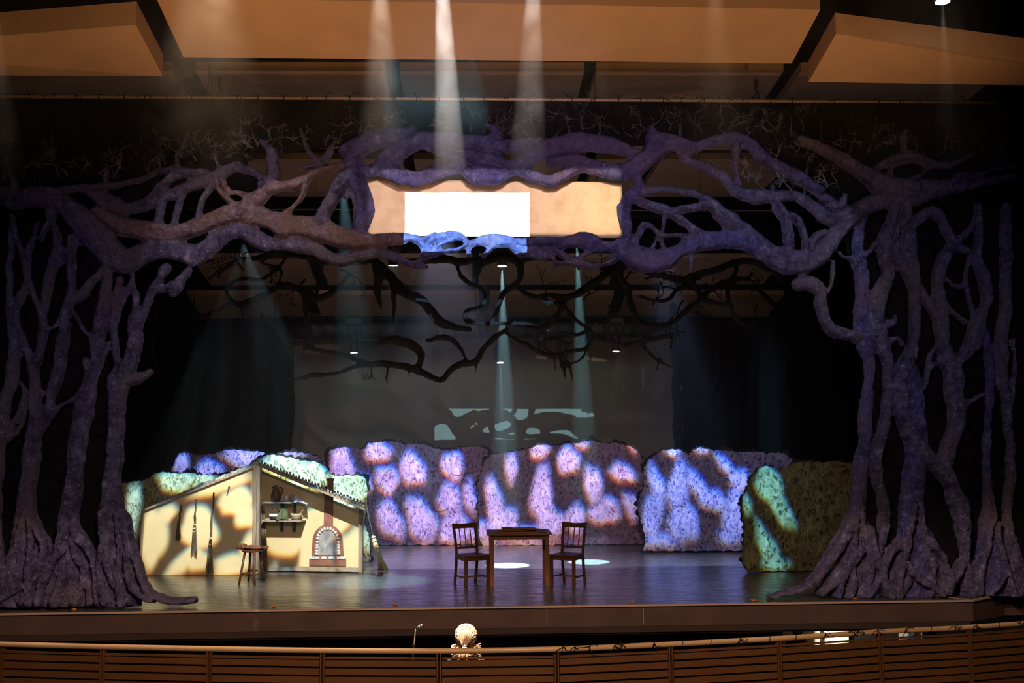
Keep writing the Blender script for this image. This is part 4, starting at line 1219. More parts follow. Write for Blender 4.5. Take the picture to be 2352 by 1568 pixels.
ARCH = [  # (material, points)
    (0, [(-40, 440, 24), (30, 455, 24), (90, 452, 24), (140, 463, 22), (170, 490, 27), (210, 530, 34), (240, 562, 34), (264, 592, 31), (292, 600, 27), (325, 585, 24), (365, 572, 22), (400, 575, 22), (440, 586, 23), (470, 578, 22), (495, 555, 20), (528, 535, 17), (560, 531, 16), (585, 545, 18), (612, 560, 17), (660, 562, 14), (710, 568, 15), (750, 588, 13), (785, 600, 13), (830, 590, 12), (870, 580, 12), (902, 587, 11), (930, 602, 8), (980, 612, 4)], 1),
    (1, [(225, 485, 12), (260, 508, 17), (300, 525, 22), (350, 532, 23), (400, 535, 22), (440, 528, 20), (490, 505, 20), (530, 492, 23), (575, 492, 27), (612, 502, 22), (650, 520, 24), (700, 520, 26), (740, 530, 26), (780, 545, 26), (820, 555, 22), (870, 552, 16), (905, 547, 13), (925, 546, 11)], 1),
    (1, [(560, 490, 22), (585, 465, 18), (602, 448, 15), (632, 430, 13), (670, 424, 13), (702, 411, 10), (732, 394, 7), (770, 385, 8), (805, 378, 10)], 1),
    (0, [(600, 408, 7), (575, 392, 12), (540, 387, 13), (500, 402, 15), (460, 420, 13), (420, 435, 13), (380, 450, 14), (330, 470, 14), (290, 480, 14), (250, 470, 11), (215, 450, 9), (190, 430, 6)], 1),
    (0, [(600, 325, 6), (622, 345, 10), (628, 380, 13), (625, 412, 13), (600, 425, 8)], 1),
    (0, [(374, 452, 8), (368, 478, 9), (362, 508, 9)], 1), (0, [(417, 450, 7), (408, 480, 8), (400, 512, 8)], 1), (0, [(487, 425, 7), (466, 460, 8), (455, 496, 8)], 1),
    (1, [(500, 415, 6), (506, 435, 7), (520, 455, 7), (538, 474, 7)], 1), (1, [(513, 412, 5), (526, 440, 5), (558, 447, 5), (588, 442, 6)], 1),
    (1, [(703, 415, 6), (692, 448, 6), (672, 478, 5), (650, 500, 6)], 1), (1, [(565, 455, 6), (570, 470, 8), (575, 485, 10)], 1),
    (0, [(690, 300, 4), (704, 335, 6), (718, 360, 8), (740, 373, 8), (760, 350, 4), (770, 320, 3)], 1),
    (0, [(760, 345, 6), (725, 378, 5), (690, 385, 4)], 1),
    (0, [(120, 490, 12), (118, 515, 8), (102, 530, 4), (98, 555, 3)], 1), (0, [(115, 520, 4), (95, 545, 3), (82, 548, 2)], 1),
    (2, [(825, 340, 20), (808, 365, 22), (810, 395, 22), (824, 422, 20), (835, 450, 19), (839, 475, 19), (836, 500, 18), (827, 526, 14), (840, 548, 8)], 1),
    (0, [(804, 395, 14), (786, 422, 16), (766, 455, 16), (750, 480, 16), (736, 505, 16), (726, 528, 15)], 1),
    (0, [(795, 452, 6), (806, 442, 5), (816, 470, 5), (820, 505, 6)], 1),
    (2, [(790, 345, 12), (825, 335, 20), (870, 320, 22), (915, 312, 20), (950, 300, 10)], 1),
    (2, [(855, 398, 10), (882, 368, 18), (920, 345, 18), (965, 322, 18), (1005, 318, 16), (1060, 325, 17), (1110, 331, 17), (1160, 335, 16), (1200, 332, 14), (1240, 322, 5)], 1),
    (3, [(985, 335, 8), (1030, 352, 14), (1060, 375, 14), (1085, 398, 20), (1110, 403, 24), (1140, 401, 21), (1175, 388, 14), (1205, 370, 16), (1240, 350, 18), (1290, 332, 22), (1340, 328, 22), (1390, 332, 18), (1430, 342, 14), (1480, 360, 12)], 1),
    (2, [(1050, 348, 5), (1100, 360, 14), (1150, 374, 14), (1190, 390, 13), (1230, 405, 13), (1265, 413, 14), (1295, 400, 13), (1330, 386, 11), (1370, 391, 12), (1410, 400, 15), (1450, 396, 16), (1480, 377, 14), (1508, 352, 17), (1535, 335, 18), (1570, 332, 12)], 1),
    (2, [(1268, 372, 10), (1310, 368, 12), (1350, 376, 12), (1400, 387, 11), (1450, 378, 12), (1488, 350, 12), (1502, 318, 13), (1494, 296, 6)], 1),
    (2, [(820, 392, 8), (865, 388, 12), (900, 405, 14), (940, 412, 14), (975, 412, 12), (1010, 400, 12), (1050, 382, 14), (1090, 385, 16)], 1),
    (2, [(870, 378, 8), (890, 385, 9), (922, 396, 9), (960, 400, 8), (990, 392, 8), (1012, 378, 5)], 1),
    (2, [(1125, 335, 18), (1142, 312, 15), (1130, 294, 7), (1113, 284, 3)], 1), (2, [(903, 385, 4), (915, 372, 5), (918, 362, 3)], 1),
    # lower arch, centre
    (2, [(905, 548, 12), (928, 545, 11), (950, 547, 8), (970, 560, 6), (984, 574, 7), (975, 590, 6), (955, 602, 5), (930, 600, 5)], 1),
    (3, [(960, 553, 4), (977, 551, 4), (998, 538, 3)], 1),
    (3, [(972, 567, 4), (998, 549, 8), (1030, 539, 8), (1058, 543, 7), (1074, 559, 5), (1075, 588, 5)], 1),
    (3, [(988, 577, 5), (1015, 562, 5), (1040, 550, 4), (1060, 549, 4)], 1),
    (3, [(975, 582, 7), (1010, 582, 7), (1042, 575, 5), (1072, 564, 4)], 1),
    (3, [(1080, 562, 7), (1105, 554, 11), (1138, 551, 16), (1170, 556, 14), (1197, 571, 12), (1220, 582, 10), (1250, 592, 8)], 1),
    (3, [(1136, 556, 7), (1122, 571, 6), (1108, 588, 5)], 1),
    (2, [(1195, 555, 9), (1230, 556, 13), (1270, 556, 13), (1310, 555, 16), (1340, 552, 19), (1370, 562, 15), (1400, 568, 12), (1430, 570, 14)], 1),
    (0, [(1200, 582, 12), (1240, 570, 10), (1262, 585, 6), (1275, 602, 5), (1265, 620, 3)], 1),
    (0, [(1255, 578, 6), (1280, 576, 7), (1300, 590, 8), (1330, 602, 8), (1360, 612, 6), (1375, 622, 3)], 1),
    (0, [(1275, 606, 4), (1310, 606, 5), (1350, 614, 5), (1385, 606, 5), (1410, 595, 7)], 1), (0, [(1335, 592, 4), (1350, 580, 5), (1362, 570, 6)], 1),
    
    # right of the parchment
    (2, [(1465, 405, 8), (1470, 422, 10), (1456, 440, 13), (1440, 465, 14), (1433, 490, 15), (1439, 515, 14), (1440, 540, 13), (1430, 562, 18), (1448, 585, 28), (1490, 600, 26), (1530, 595, 22), (1560, 575, 15), (1600, 560, 18), (1650, 550, 21), (1700, 553, 22), (1730, 562, 20)], 1),
    (2, [(1500, 320, 14), (1540, 325, 15), (1575, 335, 12), (1610, 330, 10), (1650, 322, 13), (1680, 320, 14), (1720, 332, 13), (1750, 360, 13), (1790, 385, 14), (1840, 415, 14), (1880, 440, 12)], 1),
    (0, [(1455, 448, 10), (1490, 435, 10), (1540, 438, 7), (1590, 445, 7), (1630, 460, 8), (1660, 485, 12), (1690, 510, 15), (1720, 540, 20), (1752, 572, 25), (1790, 596, 26), (1830, 603, 26), (1860, 600, 22), (1886, 580, 20), (1912, 550, 18), (1936, 520, 18), (1962, 490, 20), (2000, 470, 22), (2060, 450, 28), (2120, 440, 26), (2180, 430, 18), (2240, 420, 12), (2330, 405, 8)], 1),
    (0, [(1468, 460, 9), (1500, 475, 12), (1540, 490, 10), (1575, 510, 9), (1600, 530, 10), (1625, 545, 14)], 1),
    (0, [(1545, 487, 7), (1590, 478, 9), (1630, 474, 13), (1652, 497, 10), (1672, 524, 8)], 1),
    (0, [(1455, 560, 9), (1470, 535, 8), (1480, 516, 7), (1500, 526, 5), (1515, 545, 5), (1526, 572, 5)], 1),
    (0, [(1516, 545, 4), (1560, 541, 5), (1592, 546, 6)], 1), (0, [(1524, 495, 4), (1522, 535, 4)], 1), (0, [(1506, 545, 3), (1497, 572, 3)], 1),
    (0, [(1590, 575, 6), (1588, 600, 5), (1587, 628, 2)], 1), (0, [(1595, 545, 6), (1598, 562, 7), (1590, 580, 6)], 1),
    (0, [(1565, 345, 12), (1576, 366, 10), (1600, 378, 10), (1630, 390, 11), (1660, 410, 12), (1680, 430, 13), (1702, 445, 15), (1740, 450, 18), (1778, 450, 15), (1830, 452, 12), (1870, 480, 14), (1912, 505, 15), (1945, 500, 14)], 1),
    (0, [(1570, 355, 8), (1590, 345, 9), (1612, 332, 9)], 1), (0, [(1690, 335, 11), (1685, 360, 10), (1684, 380, 9), (1692, 402, 7), (1700, 422, 3)], 1),
    (0, [(1870, 440, 8), (1900, 460, 11), (1930, 475, 11), (1945, 450, 6)], 1),
    (0, [(1810, 600, 12), (1812, 560, 12), (1808, 520, 12), (1800, 490, 10), (1790, 470, 7), (1780, 440, 4), (1775, 420, 3)], 1),
    (0, [(1848, 590, 9), (1845, 545, 8), (1832, 505, 8), (1818, 495, 6)], 1), (0, [(1795, 500, 5), (1778, 485, 4), (1775, 455, 4)], 1), (0, [(1860, 570, 8), (1872, 545, 9), (1895, 535, 9)], 1),
    (0, [(1835, 322, 11), (1890, 345, 14), (1945, 375, 16), (1990, 405, 18), (2040, 430, 24), (2090, 440, 24)], 1),
    (0, [(2005, 400, 6), (2030, 375, 9), (2070, 357, 10), (2110, 362, 9), (2150, 378, 8), (2190, 378, 7), (2230, 358, 4)], 1),
    (0, [(2040, 408, 8), (2045, 385, 5), (2085, 372, 5), (2130, 382, 5)], 1), (0, [(2080, 420, 8), (2110, 405, 6), (2135, 385, 4)], 1),
    (0, [(2078, 300, 4), (2077, 325, 8), (2080, 358, 9)], 1), (0, [(2170, 430, 12), (2200, 405, 8), (2240, 398, 5), (2330, 380, 3)], 1),
    (0, [(2075, 470, 14), (2080, 495, 11), (2065, 515, 10)], 1),
    (0, [(35, 440, 12), (22, 400, 7), (10, 360, 4)], 1), (0, [(95, 440, 10), (180, 432, 8), (250, 425, 8), (320, 412, 8), (360, 395, 6), (400, 390, 9), (450, 400, 10)], 1),
    (0, [(330, 470, 8), (360, 440, 9), (400, 405, 10), (470, 395, 10)], 1), (0, [(240, 470, 8), (225, 440, 6), (260, 455, 8), (285, 475, 8)], 1),
    (0, [(245, 420, 5), (246, 395, 4), (238, 375, 2)], 1), (0, [(410, 395, 5), (405, 360, 4), (425, 330, 3), (435, 300, 2)], 1),
    (0, [(505, 380, 4), (490, 350, 3), (500, 325, 2)], 1),
]
PARTS += [('arch_branch', (TREE, TREEWARM, TREEBLUE, TREEBLUE)[mi], [(a, b_, r * 1.04) for a, b_, r in t_], 3 + 5 * (i % 3)) for i, (mi, t_, _k) in enumerate(ARCH)]
relief(PARTS, YT, portal, -130, 2470, 262, 1392, 2.8, 3.2, 3.6, 1.0, 0.003)


def twigs(mb, x, y, ang, length, r, depth, Y, spread=0.7, curl=0.5):
    pts = [(x, y)]
    a = ang
    n = 5
    for i in range(n):
        a += random.uniform(-curl, curl)
        x += math.cos(a) * length / n
        y -= math.sin(a) * length / n
        pts.append((x, y))
    rad = [max(0.6, r * (1 - 0.6 * i / n)) * Y / F for i in range(n + 1)]
    mb.tube([P(p_[0], p_[1], Y) for p_ in pts], rad, 4, 0.7, False)
    if depth > 0:
        for k in range(random.choice((2, 3))):
            j = random.choice((2, 3, 4, 5))
            twigs(mb, pts[j][0], pts[j][1], a + random.choice((-1, 1)) * random.uniform(0.3, spread + 0.3), length * random.uniform(0.55, 0.8), r * 0.6, depth - 1, Y, spread, curl)


random.seed(21)
mb = MB()
starts = []
for x in range(20, 2300, 34):
    # crest height of the arch at x
    yc = np.interp(x, [0, 200, 400, 600, 800, 1100, 1400, 1700, 2000, 2300], [400, 410, 375, 330, 315, 300, 305, 305, 340, 370])
    starts.append((x + random.uniform(-15, 15), yc + random.uniform(-8, 18)))
for x, y in starts:
    twigs(mb, x, y, random.uniform(0.6, 2.5), random.uniform(28, 58), random.uniform(1.8, 3.4), 3, YT - 0.03)
for x, y in [(1760, 440), (1790, 430), (1820, 440), (1850, 410), (1880, 420), (1900, 430), (1740, 400), (1780, 380), (1660, 330), (1700, 350), (1830, 360), (1720, 420), (1850, 460), (1930, 440),
             (420, 360), (450, 370), (480, 340), (380, 380), (520, 350), (550, 345), (580, 340), (640, 330)]:
    twigs(mb, x, y, random.uniform(0.9, 2.3), random.uniform(25, 45), 2.6, 3, YT - 0.12)
tw = mb.build('twig_tangle', TWIG, portal, label='fine pale painted twigs over the black header')
tw['kind'] = 'stuff'

# parchment title cloth hung within the arch
prc = [(845, 541), (847, 520), (852, 480), (850, 440), (848, 415), (950, 414), (1060, 415), (1160, 417), (1280, 418), (1428, 421), (1426, 460), (1427, 500), (1425, 544), (1416, 540), (1300, 539), (1150, 539), (1000, 537)]
mb = MB()
nx, ny = 60, 14
g = []
for j in range(ny + 1):
    for i in range(nx + 1):
        px_ = 843 + (1428 - 843) * i / nx
        py_ = 413 + 128 * j / ny + i / nx * 5
        q = P(px_, py_, YT + 0.2)
        wv = 0.02 * mnoise.noise(Vector((px_ * 0.012, py_ * 0.018, 2)))
        cr = abs(mnoise.noise(Vector((px_ * 0.011 + 5, py_ * 0.02, 7))))
        q.y += wv + (0.018 * max(0, 1 - cr * 8) if px_ > 1260 else 0)
        g.append(q)
mb.add(g, [(j * (nx + 1) + i, j * (nx + 1) + i + 1, (j + 1) * (nx + 1) + i + 1, (j + 1) * (nx + 1) + i) for j in range(ny) for i in range(nx)])
pc = tag(mb.build('title_screen', PARCH, smooth=True), 'creased tan parchment cloth screen hung inside the tree arch', 'screen')
sd = pc.modifiers.new('thick', 'SOLIDIFY'); sd.thickness = 0.006

for x in (900, 1370):
    a = P(x, 420, YT + 0.2); mb = MB(); mb.tube([a, Vector((a.x, a.y, 9.49))], 0.005, 5); mb.build('hanging_line', CABLE, pc)

# ------------------------------------------------------------------ second portal: dark branches
Y2 = 16.9
p2 = thing('tree_portal', (0, Y2, 0), 'dark bare-branched tree arch hanging behind the violet one', 'stage scenery')
DB = [
    [(1095, 632, 6), (1110, 600, 12), (1150, 588, 14), (1190, 600, 12), (1196, 635, 7), (1180, 655, 8), (1160, 668, 8), (1145, 705, 7), (1125, 748, 5)],
    [(1180, 655, 8), (1225, 680, 7), (1260, 675, 6), (1300, 682, 8), (1340, 665, 10), (1380, 640, 11), (1430, 605, 12)],
    [(1300, 688, 9), (1272, 735, 8), (1240, 755, 8), (1200, 745, 9), (1160, 742, 5), (1100, 744, 5), (1072, 735, 8), (1070, 715, 6), (1100, 705, 5), (1115, 690, 5), (1110, 665, 5), (1080, 650, 6), (1058, 630, 5), (1050, 605, 5)],
    [(1240, 755, 7), (1262, 740, 5), (1295, 740, 5), (1320, 735, 3)],
    [(860, 595, 14), (900, 640, 14), (930, 672, 13), (970, 690, 14), (990, 718, 13), (1012, 742, 13), (1045, 750, 9), (1080, 758, 10)],
    [(900, 640, 9), (905, 690, 7), (902, 738, 3)], [(858, 592, 12), (868, 630, 12), (866, 670, 10), (874, 704, 6)],
    [(530, 690, 8), (555, 700, 10), (600, 680, 9), (650, 655, 8), (690, 665, 9), (722, 687, 9), (765, 668, 7), (800, 630, 6)],
    [(530, 690, 8), (520, 660, 6), (550, 640, 5), (600, 640, 5), (640, 610, 4), (662, 580, 3)],
    [(445, 685, 4), (448, 715, 5), (470, 730, 6), (500, 712, 6), (535, 692, 6)], [(552, 705, 5), (560, 745, 2)],
    [(640, 655, 4), (645, 620, 4), (600, 600, 4)], [(720, 690, 5), (735, 640, 5), (740, 600, 5)], [(690, 665, 6), (700, 700, 6), (710, 760, 8), (715, 800, 10)],
    [(418, 680, 4), (412, 760, 6), (415, 830, 6), (405, 900, 5), (395, 960, 5), (388, 1045, 6)], [(365, 700, 4), (350, 800, 4), (365, 860, 4)],
    [(640, 868, 4), (680, 872, 5), (720, 862, 6), (770, 856, 5), (830, 840, 6), (880, 836, 8), (930, 841, 9), (970, 856, 10), (1010, 871, 8), (1030, 852, 8), (1060, 835, 9), (1090, 830, 8), (1110, 800, 7), (1138, 772, 7), (1165, 755, 7)],
    [(700, 800, 8), (780, 812, 5), (820, 828, 6), (875, 836, 7)], [(960, 850, 11), (968, 812, 10), (940, 790, 13), (900, 780, 12), (850, 790, 8), (760, 780, 8), (680, 790, 10)],
    [(888, 845, 3), (887, 866, 3), (890, 882, 1)], [(940, 850, 3), (942, 876, 1)], [(1094, 825, 3), (1092, 858, 1)],
    [(980, 780, 9), (1020, 775, 8), (1050, 792, 7), (1068, 822, 5)],
    [(1165, 765, 5), (1205, 790, 6), (1240, 808, 6), (1280, 815, 6), (1312, 805, 5), (1345, 800, 4), (1360, 780, 6)],
    [(1272, 815, 3), (1277, 852, 1)], [(1285, 818, 4), (1296, 845, 4), (1300, 874, 1)], [(1300, 825, 4), (1312, 850, 3), (1316, 873, 1)], [(1290, 840, 3), (1330, 825, 3), (1350, 800, 4)],
    [(1240, 790, 5), (1275, 780, 6), (1310, 790, 5)], [(1290, 760, 5), (1320, 770, 5), (1350, 760, 5)],
    [(1415, 620, 11), (1440, 660, 10), (1450, 700, 9), (1470, 742, 9), (1500, 748, 9), (1540, 742, 8), (1590, 700, 8), (1660, 650, 8), (1720, 640, 9)],
    [(1470, 680, 6), (1530, 690, 5), (1560, 660, 6), (1610, 640, 4)], [(1500, 760, 5), (1475, 785, 5), (1492, 812, 4), (1525, 835, 3), (1545, 845, 3)],
    [(1515, 820, 3), (1508, 850, 1)], [(1360, 775, 6), (1400, 785, 6), (1440, 790, 6), (1490, 780, 7), (1540, 770, 9)],
    [(1545, 700, 14), (1552, 760, 16), (1556, 850, 14), (1556, 950, 12), (1562, 1060, 14), (1560, 1245, 18)],
    [(1800, 690, 6), (1806, 800, 7), (1800, 880, 7), (1826, 960, 8), (1825, 1060, 7)], [(1600, 720, 8), (1640, 780, 8), (1650, 860, 7), (1620, 940, 6)],
    [(1690, 620, 8), (1670, 680, 7), (1700, 740, 6), (1760, 760, 5)], [(1740, 660, 7), (1780, 700, 7), (1850, 700, 5)], [(1590, 640, 9), (1620, 690, 8), (1680, 700, 6)],
    [(672, 760, 10), (664, 850, 11), (668, 950, 9), (656, 1050, 12), (650, 1245, 16)], [(640, 790, 6), (600, 860, 6), (580, 960, 5)], [(600, 720, 6), (640, 760, 7), (670, 800, 8)],
]
Y3 = 23.4
p3 = thing('tree_portal', (0, Y3, 0), 'black bare trunks standing at both edges of the grey backdrop', 'stage scenery')
DB = [[(a, b_, r * (0.85 if 0 < i < len(t_) - 1 else 0.5)) for i, (a, b_, r) in enumerate(t_)] for t_ in DB]
DB += [[(900, 600, 6), (960, 598, 8), (1020, 596, 9), (1080, 600, 8), (1130, 590, 8)], [(1380, 780, 4), (1330, 740, 4), (1290, 700, 5), (1250, 690, 3)],
       [(1190, 600, 6), (1240, 590, 7), (1300, 600, 7), (1360, 610, 8), (1420, 615, 8)], [(480, 640, 4), (540, 600, 5), (600, 590, 6), (680, 585, 7), (760, 600, 8), (840, 600, 10)], [(1480, 620, 8), (1560, 640, 7), (1640, 620, 8), (1720, 600, 8), (1800, 640, 6)]]
isfar = [max(q_[1] for q_ in t_) > 930 for t_ in DB]
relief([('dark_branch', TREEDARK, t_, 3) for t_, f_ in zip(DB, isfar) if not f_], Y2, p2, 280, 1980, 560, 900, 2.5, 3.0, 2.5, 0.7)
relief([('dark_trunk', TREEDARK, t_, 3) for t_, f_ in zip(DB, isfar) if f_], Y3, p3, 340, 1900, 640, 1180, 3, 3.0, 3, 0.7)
random.seed(5)
mb = MB()
for x, y in [(500, 640), (560, 620), (620, 650), (700, 640), (780, 620), (1260, 700), (1340, 690), (1400, 700), (1440, 640), (1480, 640), (1520, 660), (1570, 690),
             (1620, 650), (1680, 650), (1740, 700), (1330, 620), (1380, 640), (1540, 800), (1250, 800), (840, 830), (1500, 700), (1460, 720)]:
    twigs(mb, x, y, random.uniform(-2.8, 2.8), random.uniform(30, 55), 2.6, 3, Y2)
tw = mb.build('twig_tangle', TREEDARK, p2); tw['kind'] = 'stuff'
# dark trunk wings of the second portal
for x0, x1 in ((300, 560), (1640, 1950)):
    pass

mb = MB(); mb.tube([P(430, 480, Y2), P(1860, 484, Y2)], 0.011, 7); mb.build('support_pipe', GRATE, p2, True)
for x, y in ((600, 592), (860, 600), (1150, 595), (1430, 612), (1720, 605)):
    a = P(x, y, Y2); b_ = P(x, 482, Y2); b_.x = a.x
    mb = MB(); mb.tube([a, b_], 0.004, 5); mb.build('hanging_line', CABLE, p2)
for x in (-2.6, 2.9):
    mb = MB(); mb.tube([(x, Y2, P(1176, 482, Y2).z), (x, Y2, 7.03)], 0.005, 5); mb.build('hanging_line', CABLE, p2)
# masking drapes
def drape(x0, x1, y0, y1, Y, label, zlow=None, cat='drape', name='stage_drape'):
    a, b_ = P(x0, y0, Y), P(x1, y0, Y)
    zt = a.z
    zb = 0.004 if zlow is None else P((x0 + x1) / 2, zlow, Y).z
    mb = MB()
    n = max(8, int((b_.x - a.x) / 0.08))
    fr, bk = [], []
    vs = []
    for i in range(n + 1):
        x = a.x + (b_.x - a.x) * i / n
        yy = Y + 0.05 * math.sin(i * 1.3) + 0.02 * math.sin(i * 3.1)
        vs += [(x, yy, zb), (x, yy, zt), (x, yy + 0.015, zb), (x, yy + 0.015, zt)]
    fs = []
    for i in range(n):
        k = i * 4
        fs += [(k, k + 4, k + 5, k + 1), (k + 2, k + 3, k + 7, k + 6), (k, k + 2, k + 6, k + 4), (k + 1, k + 5, k + 7, k + 3)]
    fs += [(0, 1, 3, 2), (n * 4, n * 4 + 2, n * 4 + 3, n * 4 + 1)]
    mb.add(vs, fs)
    return tag(mb.build(name, BLACK, smooth=True), label, cat)


drape(120, 676, 600, 1250, 25.0, 'black masking drape left of the grey backdrop')
drape(1560, 2250, 600, 1250, 25.0, 'black masking drape right of the grey backdrop')
bd = drape(400, 1850, 730, 775, 25.2, 'narrow black border drape above the grey backdrop', 776, name='border_drape')
mb = MB()
zt = P(1125, 730, 25.2).z
mb.tube([(-7.5, 25.2, zt), (7.2, 25.2, zt)], 0.03, 8)
mb.build('pipe', BLACKM, bd, True)
for x in (-6, 0, 6):
    mb = MB(); mb.tube([(x, 25.2, zt), (x, 25.2, 9.49)], 0.008, 5); mb.build('cable', CABLE, bd)
drape(0, 262, 480, 1300, 17.4, 'black side drape behind the left tree trunks')
drape(1965, 2600, 480, 1300, 17.4, 'black side drape behind the right tree trunks')
# cyclorama
mb = MB()
a, b_ = P(600, 720, 26), P(1640, 720, 26)
mb.box(((a.x + b_.x) / 2, 26.0, (a.z + 0.0) / 2), (b_.x - a.x, 0.03, a.z))
tag(mb.build('rear_cloth', CYC), 'plain dark grey backdrop cloth at the rear of the stage', 'backdrop')

# ------------------------------------------------------------------ hanging lamps
ZPA = P(1153, 610, 17.5).z + 0.86
ZPB = P(1149, 815, 23.0).z + 0.86


def lamp(px, py, Y, lab, tgt, power, color, angle, blend=0.3):
    c = P(px, py, Y)
    t = thing('stage_lamp', c, lab, 'stage lamp', 'moving lamps hung over the stage')
    d = (Vector(tgt) - c).normalized()
    R = d.to_track_quat('-Z', 'Y').to_matrix()
    r = 0.085
    mb = MB()
    mb.lathe(c, [(r * 0.96, 0.0), (r * 1.05, 0.02), (r * 1.1, 0.12), (r * 1.3, 0.2), (r * 1.3, 0.32), (r, 0.4), (r * .5, 0.42)], 20, R)
    mb.build('head', BLACKM, t, True)
    mb = MB()
    mb.lathe(c, [(r * 0.93, -0.012), (r * 0.8, -0.002), (r * .3, 0.004)], 20, R)
    mb.build('lens', LENS, t, True, 'glowing lens')
    mb = MB()
    top = c + Vector((0, 0, 0.62))
    for s_ in (-1, 1):
        q = c + R @ Vector((0, 0, 0.25)) + Vector((s_ * 0.14, 0, 0))
        mb.bar(q, Vector((q.x, q.y, top.z)), 0.03, 0.06)
    mb.bar(top + Vector((-0.15, 0, 0)), top + Vector((0.15, 0, 0)), 0.06, 0.03)
    mb.build('yoke', BLACKM, t)
    mb = MB()
    mb.box(top + Vector((0, 0, 0.07)), (0.34, 0.24, 0.12))
    pz = (ZPA if Y < 20 else ZPB)
    mb.bar(top + Vector((0, 0, 0.10)), Vector((top.x, top.y, pz + 0.0)), 0.03)
    mb.build('base', BLACKM, t)
    s_ = spot('lamp_beam', c + d * 0.03, tgt, power, color, angle, blend, 0.02)


CY = (0.50, 0.88, 1.0)
lamp(1153, 610, 17.5, 'lit hanging stage lamp high in the centre under the arch', G(1166, 1298), 36000, (0.55, 0.93, 1.0), 8.5, 0.1)
lamp(903, 608, 17.5, 'lit hanging stage lamp under the arch, left of centre', P(900, 1300, 19), 500, CY, 12, 1)
lamp(813, 809, 23.0, 'lit hanging stage lamp at left before the grey backdrop', P(822, 1300, 23), 1500, CY, 13, 1)
lamp(1149, 832, 23.0, 'lit hanging stage lamp at centre before the grey backdrop', P(1162, 1290, 22.6), 12000, (0.4, 0.85, 1.0), 7, 0.5)
lamp(1415, 806, 23.0, 'lit hanging stage lamp at right before the grey backdrop', P(1405, 1300, 23), 1000, CY, 9, 0.8)
# further hidden fixtures
spot('beam_floor', P(1325, 560, 17.8), G(1352, 1290), 30000, (0.45, 0.93, 1.0), 7.5, 0.08, 0.02)
spot('beam_teal', P(785, 405, 15.4), P(815, 760, 15.6), 5000, CY, 17, 0.6, 0.02)
spot('beam_teal_low', P(900, 560, 20.0), P(920, 900, 20.5), 600, (0.3, 0.8, 1.0), 34, 1, 0.02)
for k, (Yb, z, x0, x1, lab) in enumerate([(17.5, ZPA, -4, 4.6, 'black lighting pipe carrying lamps behind the dark branches'), (23.0, ZPB, -5, 5.4, 'black lighting pipe carrying lamps before the grey backdrop')]):
    t = thing('lighting_pipe', (0, Yb, z), lab, 'pipe')
    mb = MB(); mb.tube([(x0, Yb, z), (x1, Yb, z)], 0.03, 8); mb.build('pipe', BLACKM, t, True)
    for x in (x0 + .6, 0.1, x1 - .6):
        mb = MB(); mb.tube([(x, Yb, z), (x, Yb, 9.49)], 0.006, 5); mb.build('cable', CABLE, t)
# unlit fixtures on the rear pipe
for k, px in enumerate((1110, 1245, 1340)):
    c = P(px, 800 if k else 770, 23.0)
    t = thing('stage_lamp', c, ['unlit black stage lamp left of the central rear lamp', 'unlit black stage lamp right of the central rear lamp', 'unlit black stage lamp left of the right rear lamp'][k], 'stage lamp', 'moving lamps hung over the stage')
    mb = MB(); mb.lathe(c, [(0.08, 0), (0.1, 0.1), (0.13, 0.2), (0.12, 0.34), (0.05, 0.38)], 16); mb.build('head', BLACKM, t, True)
    mb = MB()
    for s_ in (-1, 1): mb.bar(c + Vector((s_ * 0.14, 0, 0.2)), c + Vector((s_ * 0.14, 0, 0.52)), 0.03, 0.05)
    mb.bar(c + Vector((-0.15, 0, 0.52)), c + Vector((0.15, 0, 0.52)), 0.06, 0.03); mb.bar(c + Vector((0, 0, .52)), Vector((c.x, c.y, ZPB)), 0.03)
    mb.build('yoke', BLACKM, t)
# ceiling lamp at top right
c = P(2165, 2, 11.0)
t = thing('spotlight', c, 'bright round ceiling spotlight at the top right corner', 'ceiling lamp')
mb = MB(); mb.lathe(c, [(0.085, 0), (0.10, 0.02), (0.10, 0.3), (0.03, 0.33)], 20); mb.build('housing', BLACKM, t, True)
mb = MB(); mb.lathe(c, [(0.08, -0.014), (0.07, 0.0), (0.02, 0.004)], 20)
mb.build('lens', mat('warm lamp lens', (1, 1, 1), 0.4, emit=(1, 0.95, 0.85), estr=12), t, True)
mb = MB(); mb.bar(c + Vector((0, 0, 0.3)), Vector((c.x, c.y, 9.49)), 0.03); mb.build('stem', BLACKM, t)

# ------------------------------------------------------------------ hedges


def outline(tops, base_y, wall, amp=5, step=5, seed=1, bottom_wave=3):
    """closed outline in px from a coarse top polyline (left bottom -> over the top -> right bottom)"""
    sp = catmull([(a, b_, 0) for a, b_ in tops], step)
    out = []
    for i, (x, y, _) in enumerate(sp):
        x2, y2 = sp[min(i + 1, len(sp) - 1)][:2]
        x1, y1 = sp[max(i - 1, 0)][:2]
        dx, dy = x2 - x1, y2 - y1
        L = math.hypot(dx, dy) or 1
        nx_, ny_ = dy / L, -dx / L
        k = (abs(math.sin(i * 0.9 + seed + 1.5 * mnoise.noise(Vector((i * 0.13, seed, 3))))) * 0.5 + 1.6 * mnoise.noise(Vector((i * 0.11, seed, 0))) + 0.6 * random.random()) * amp
        out.append((x + nx_ * k, y + ny_ * k))
    return out


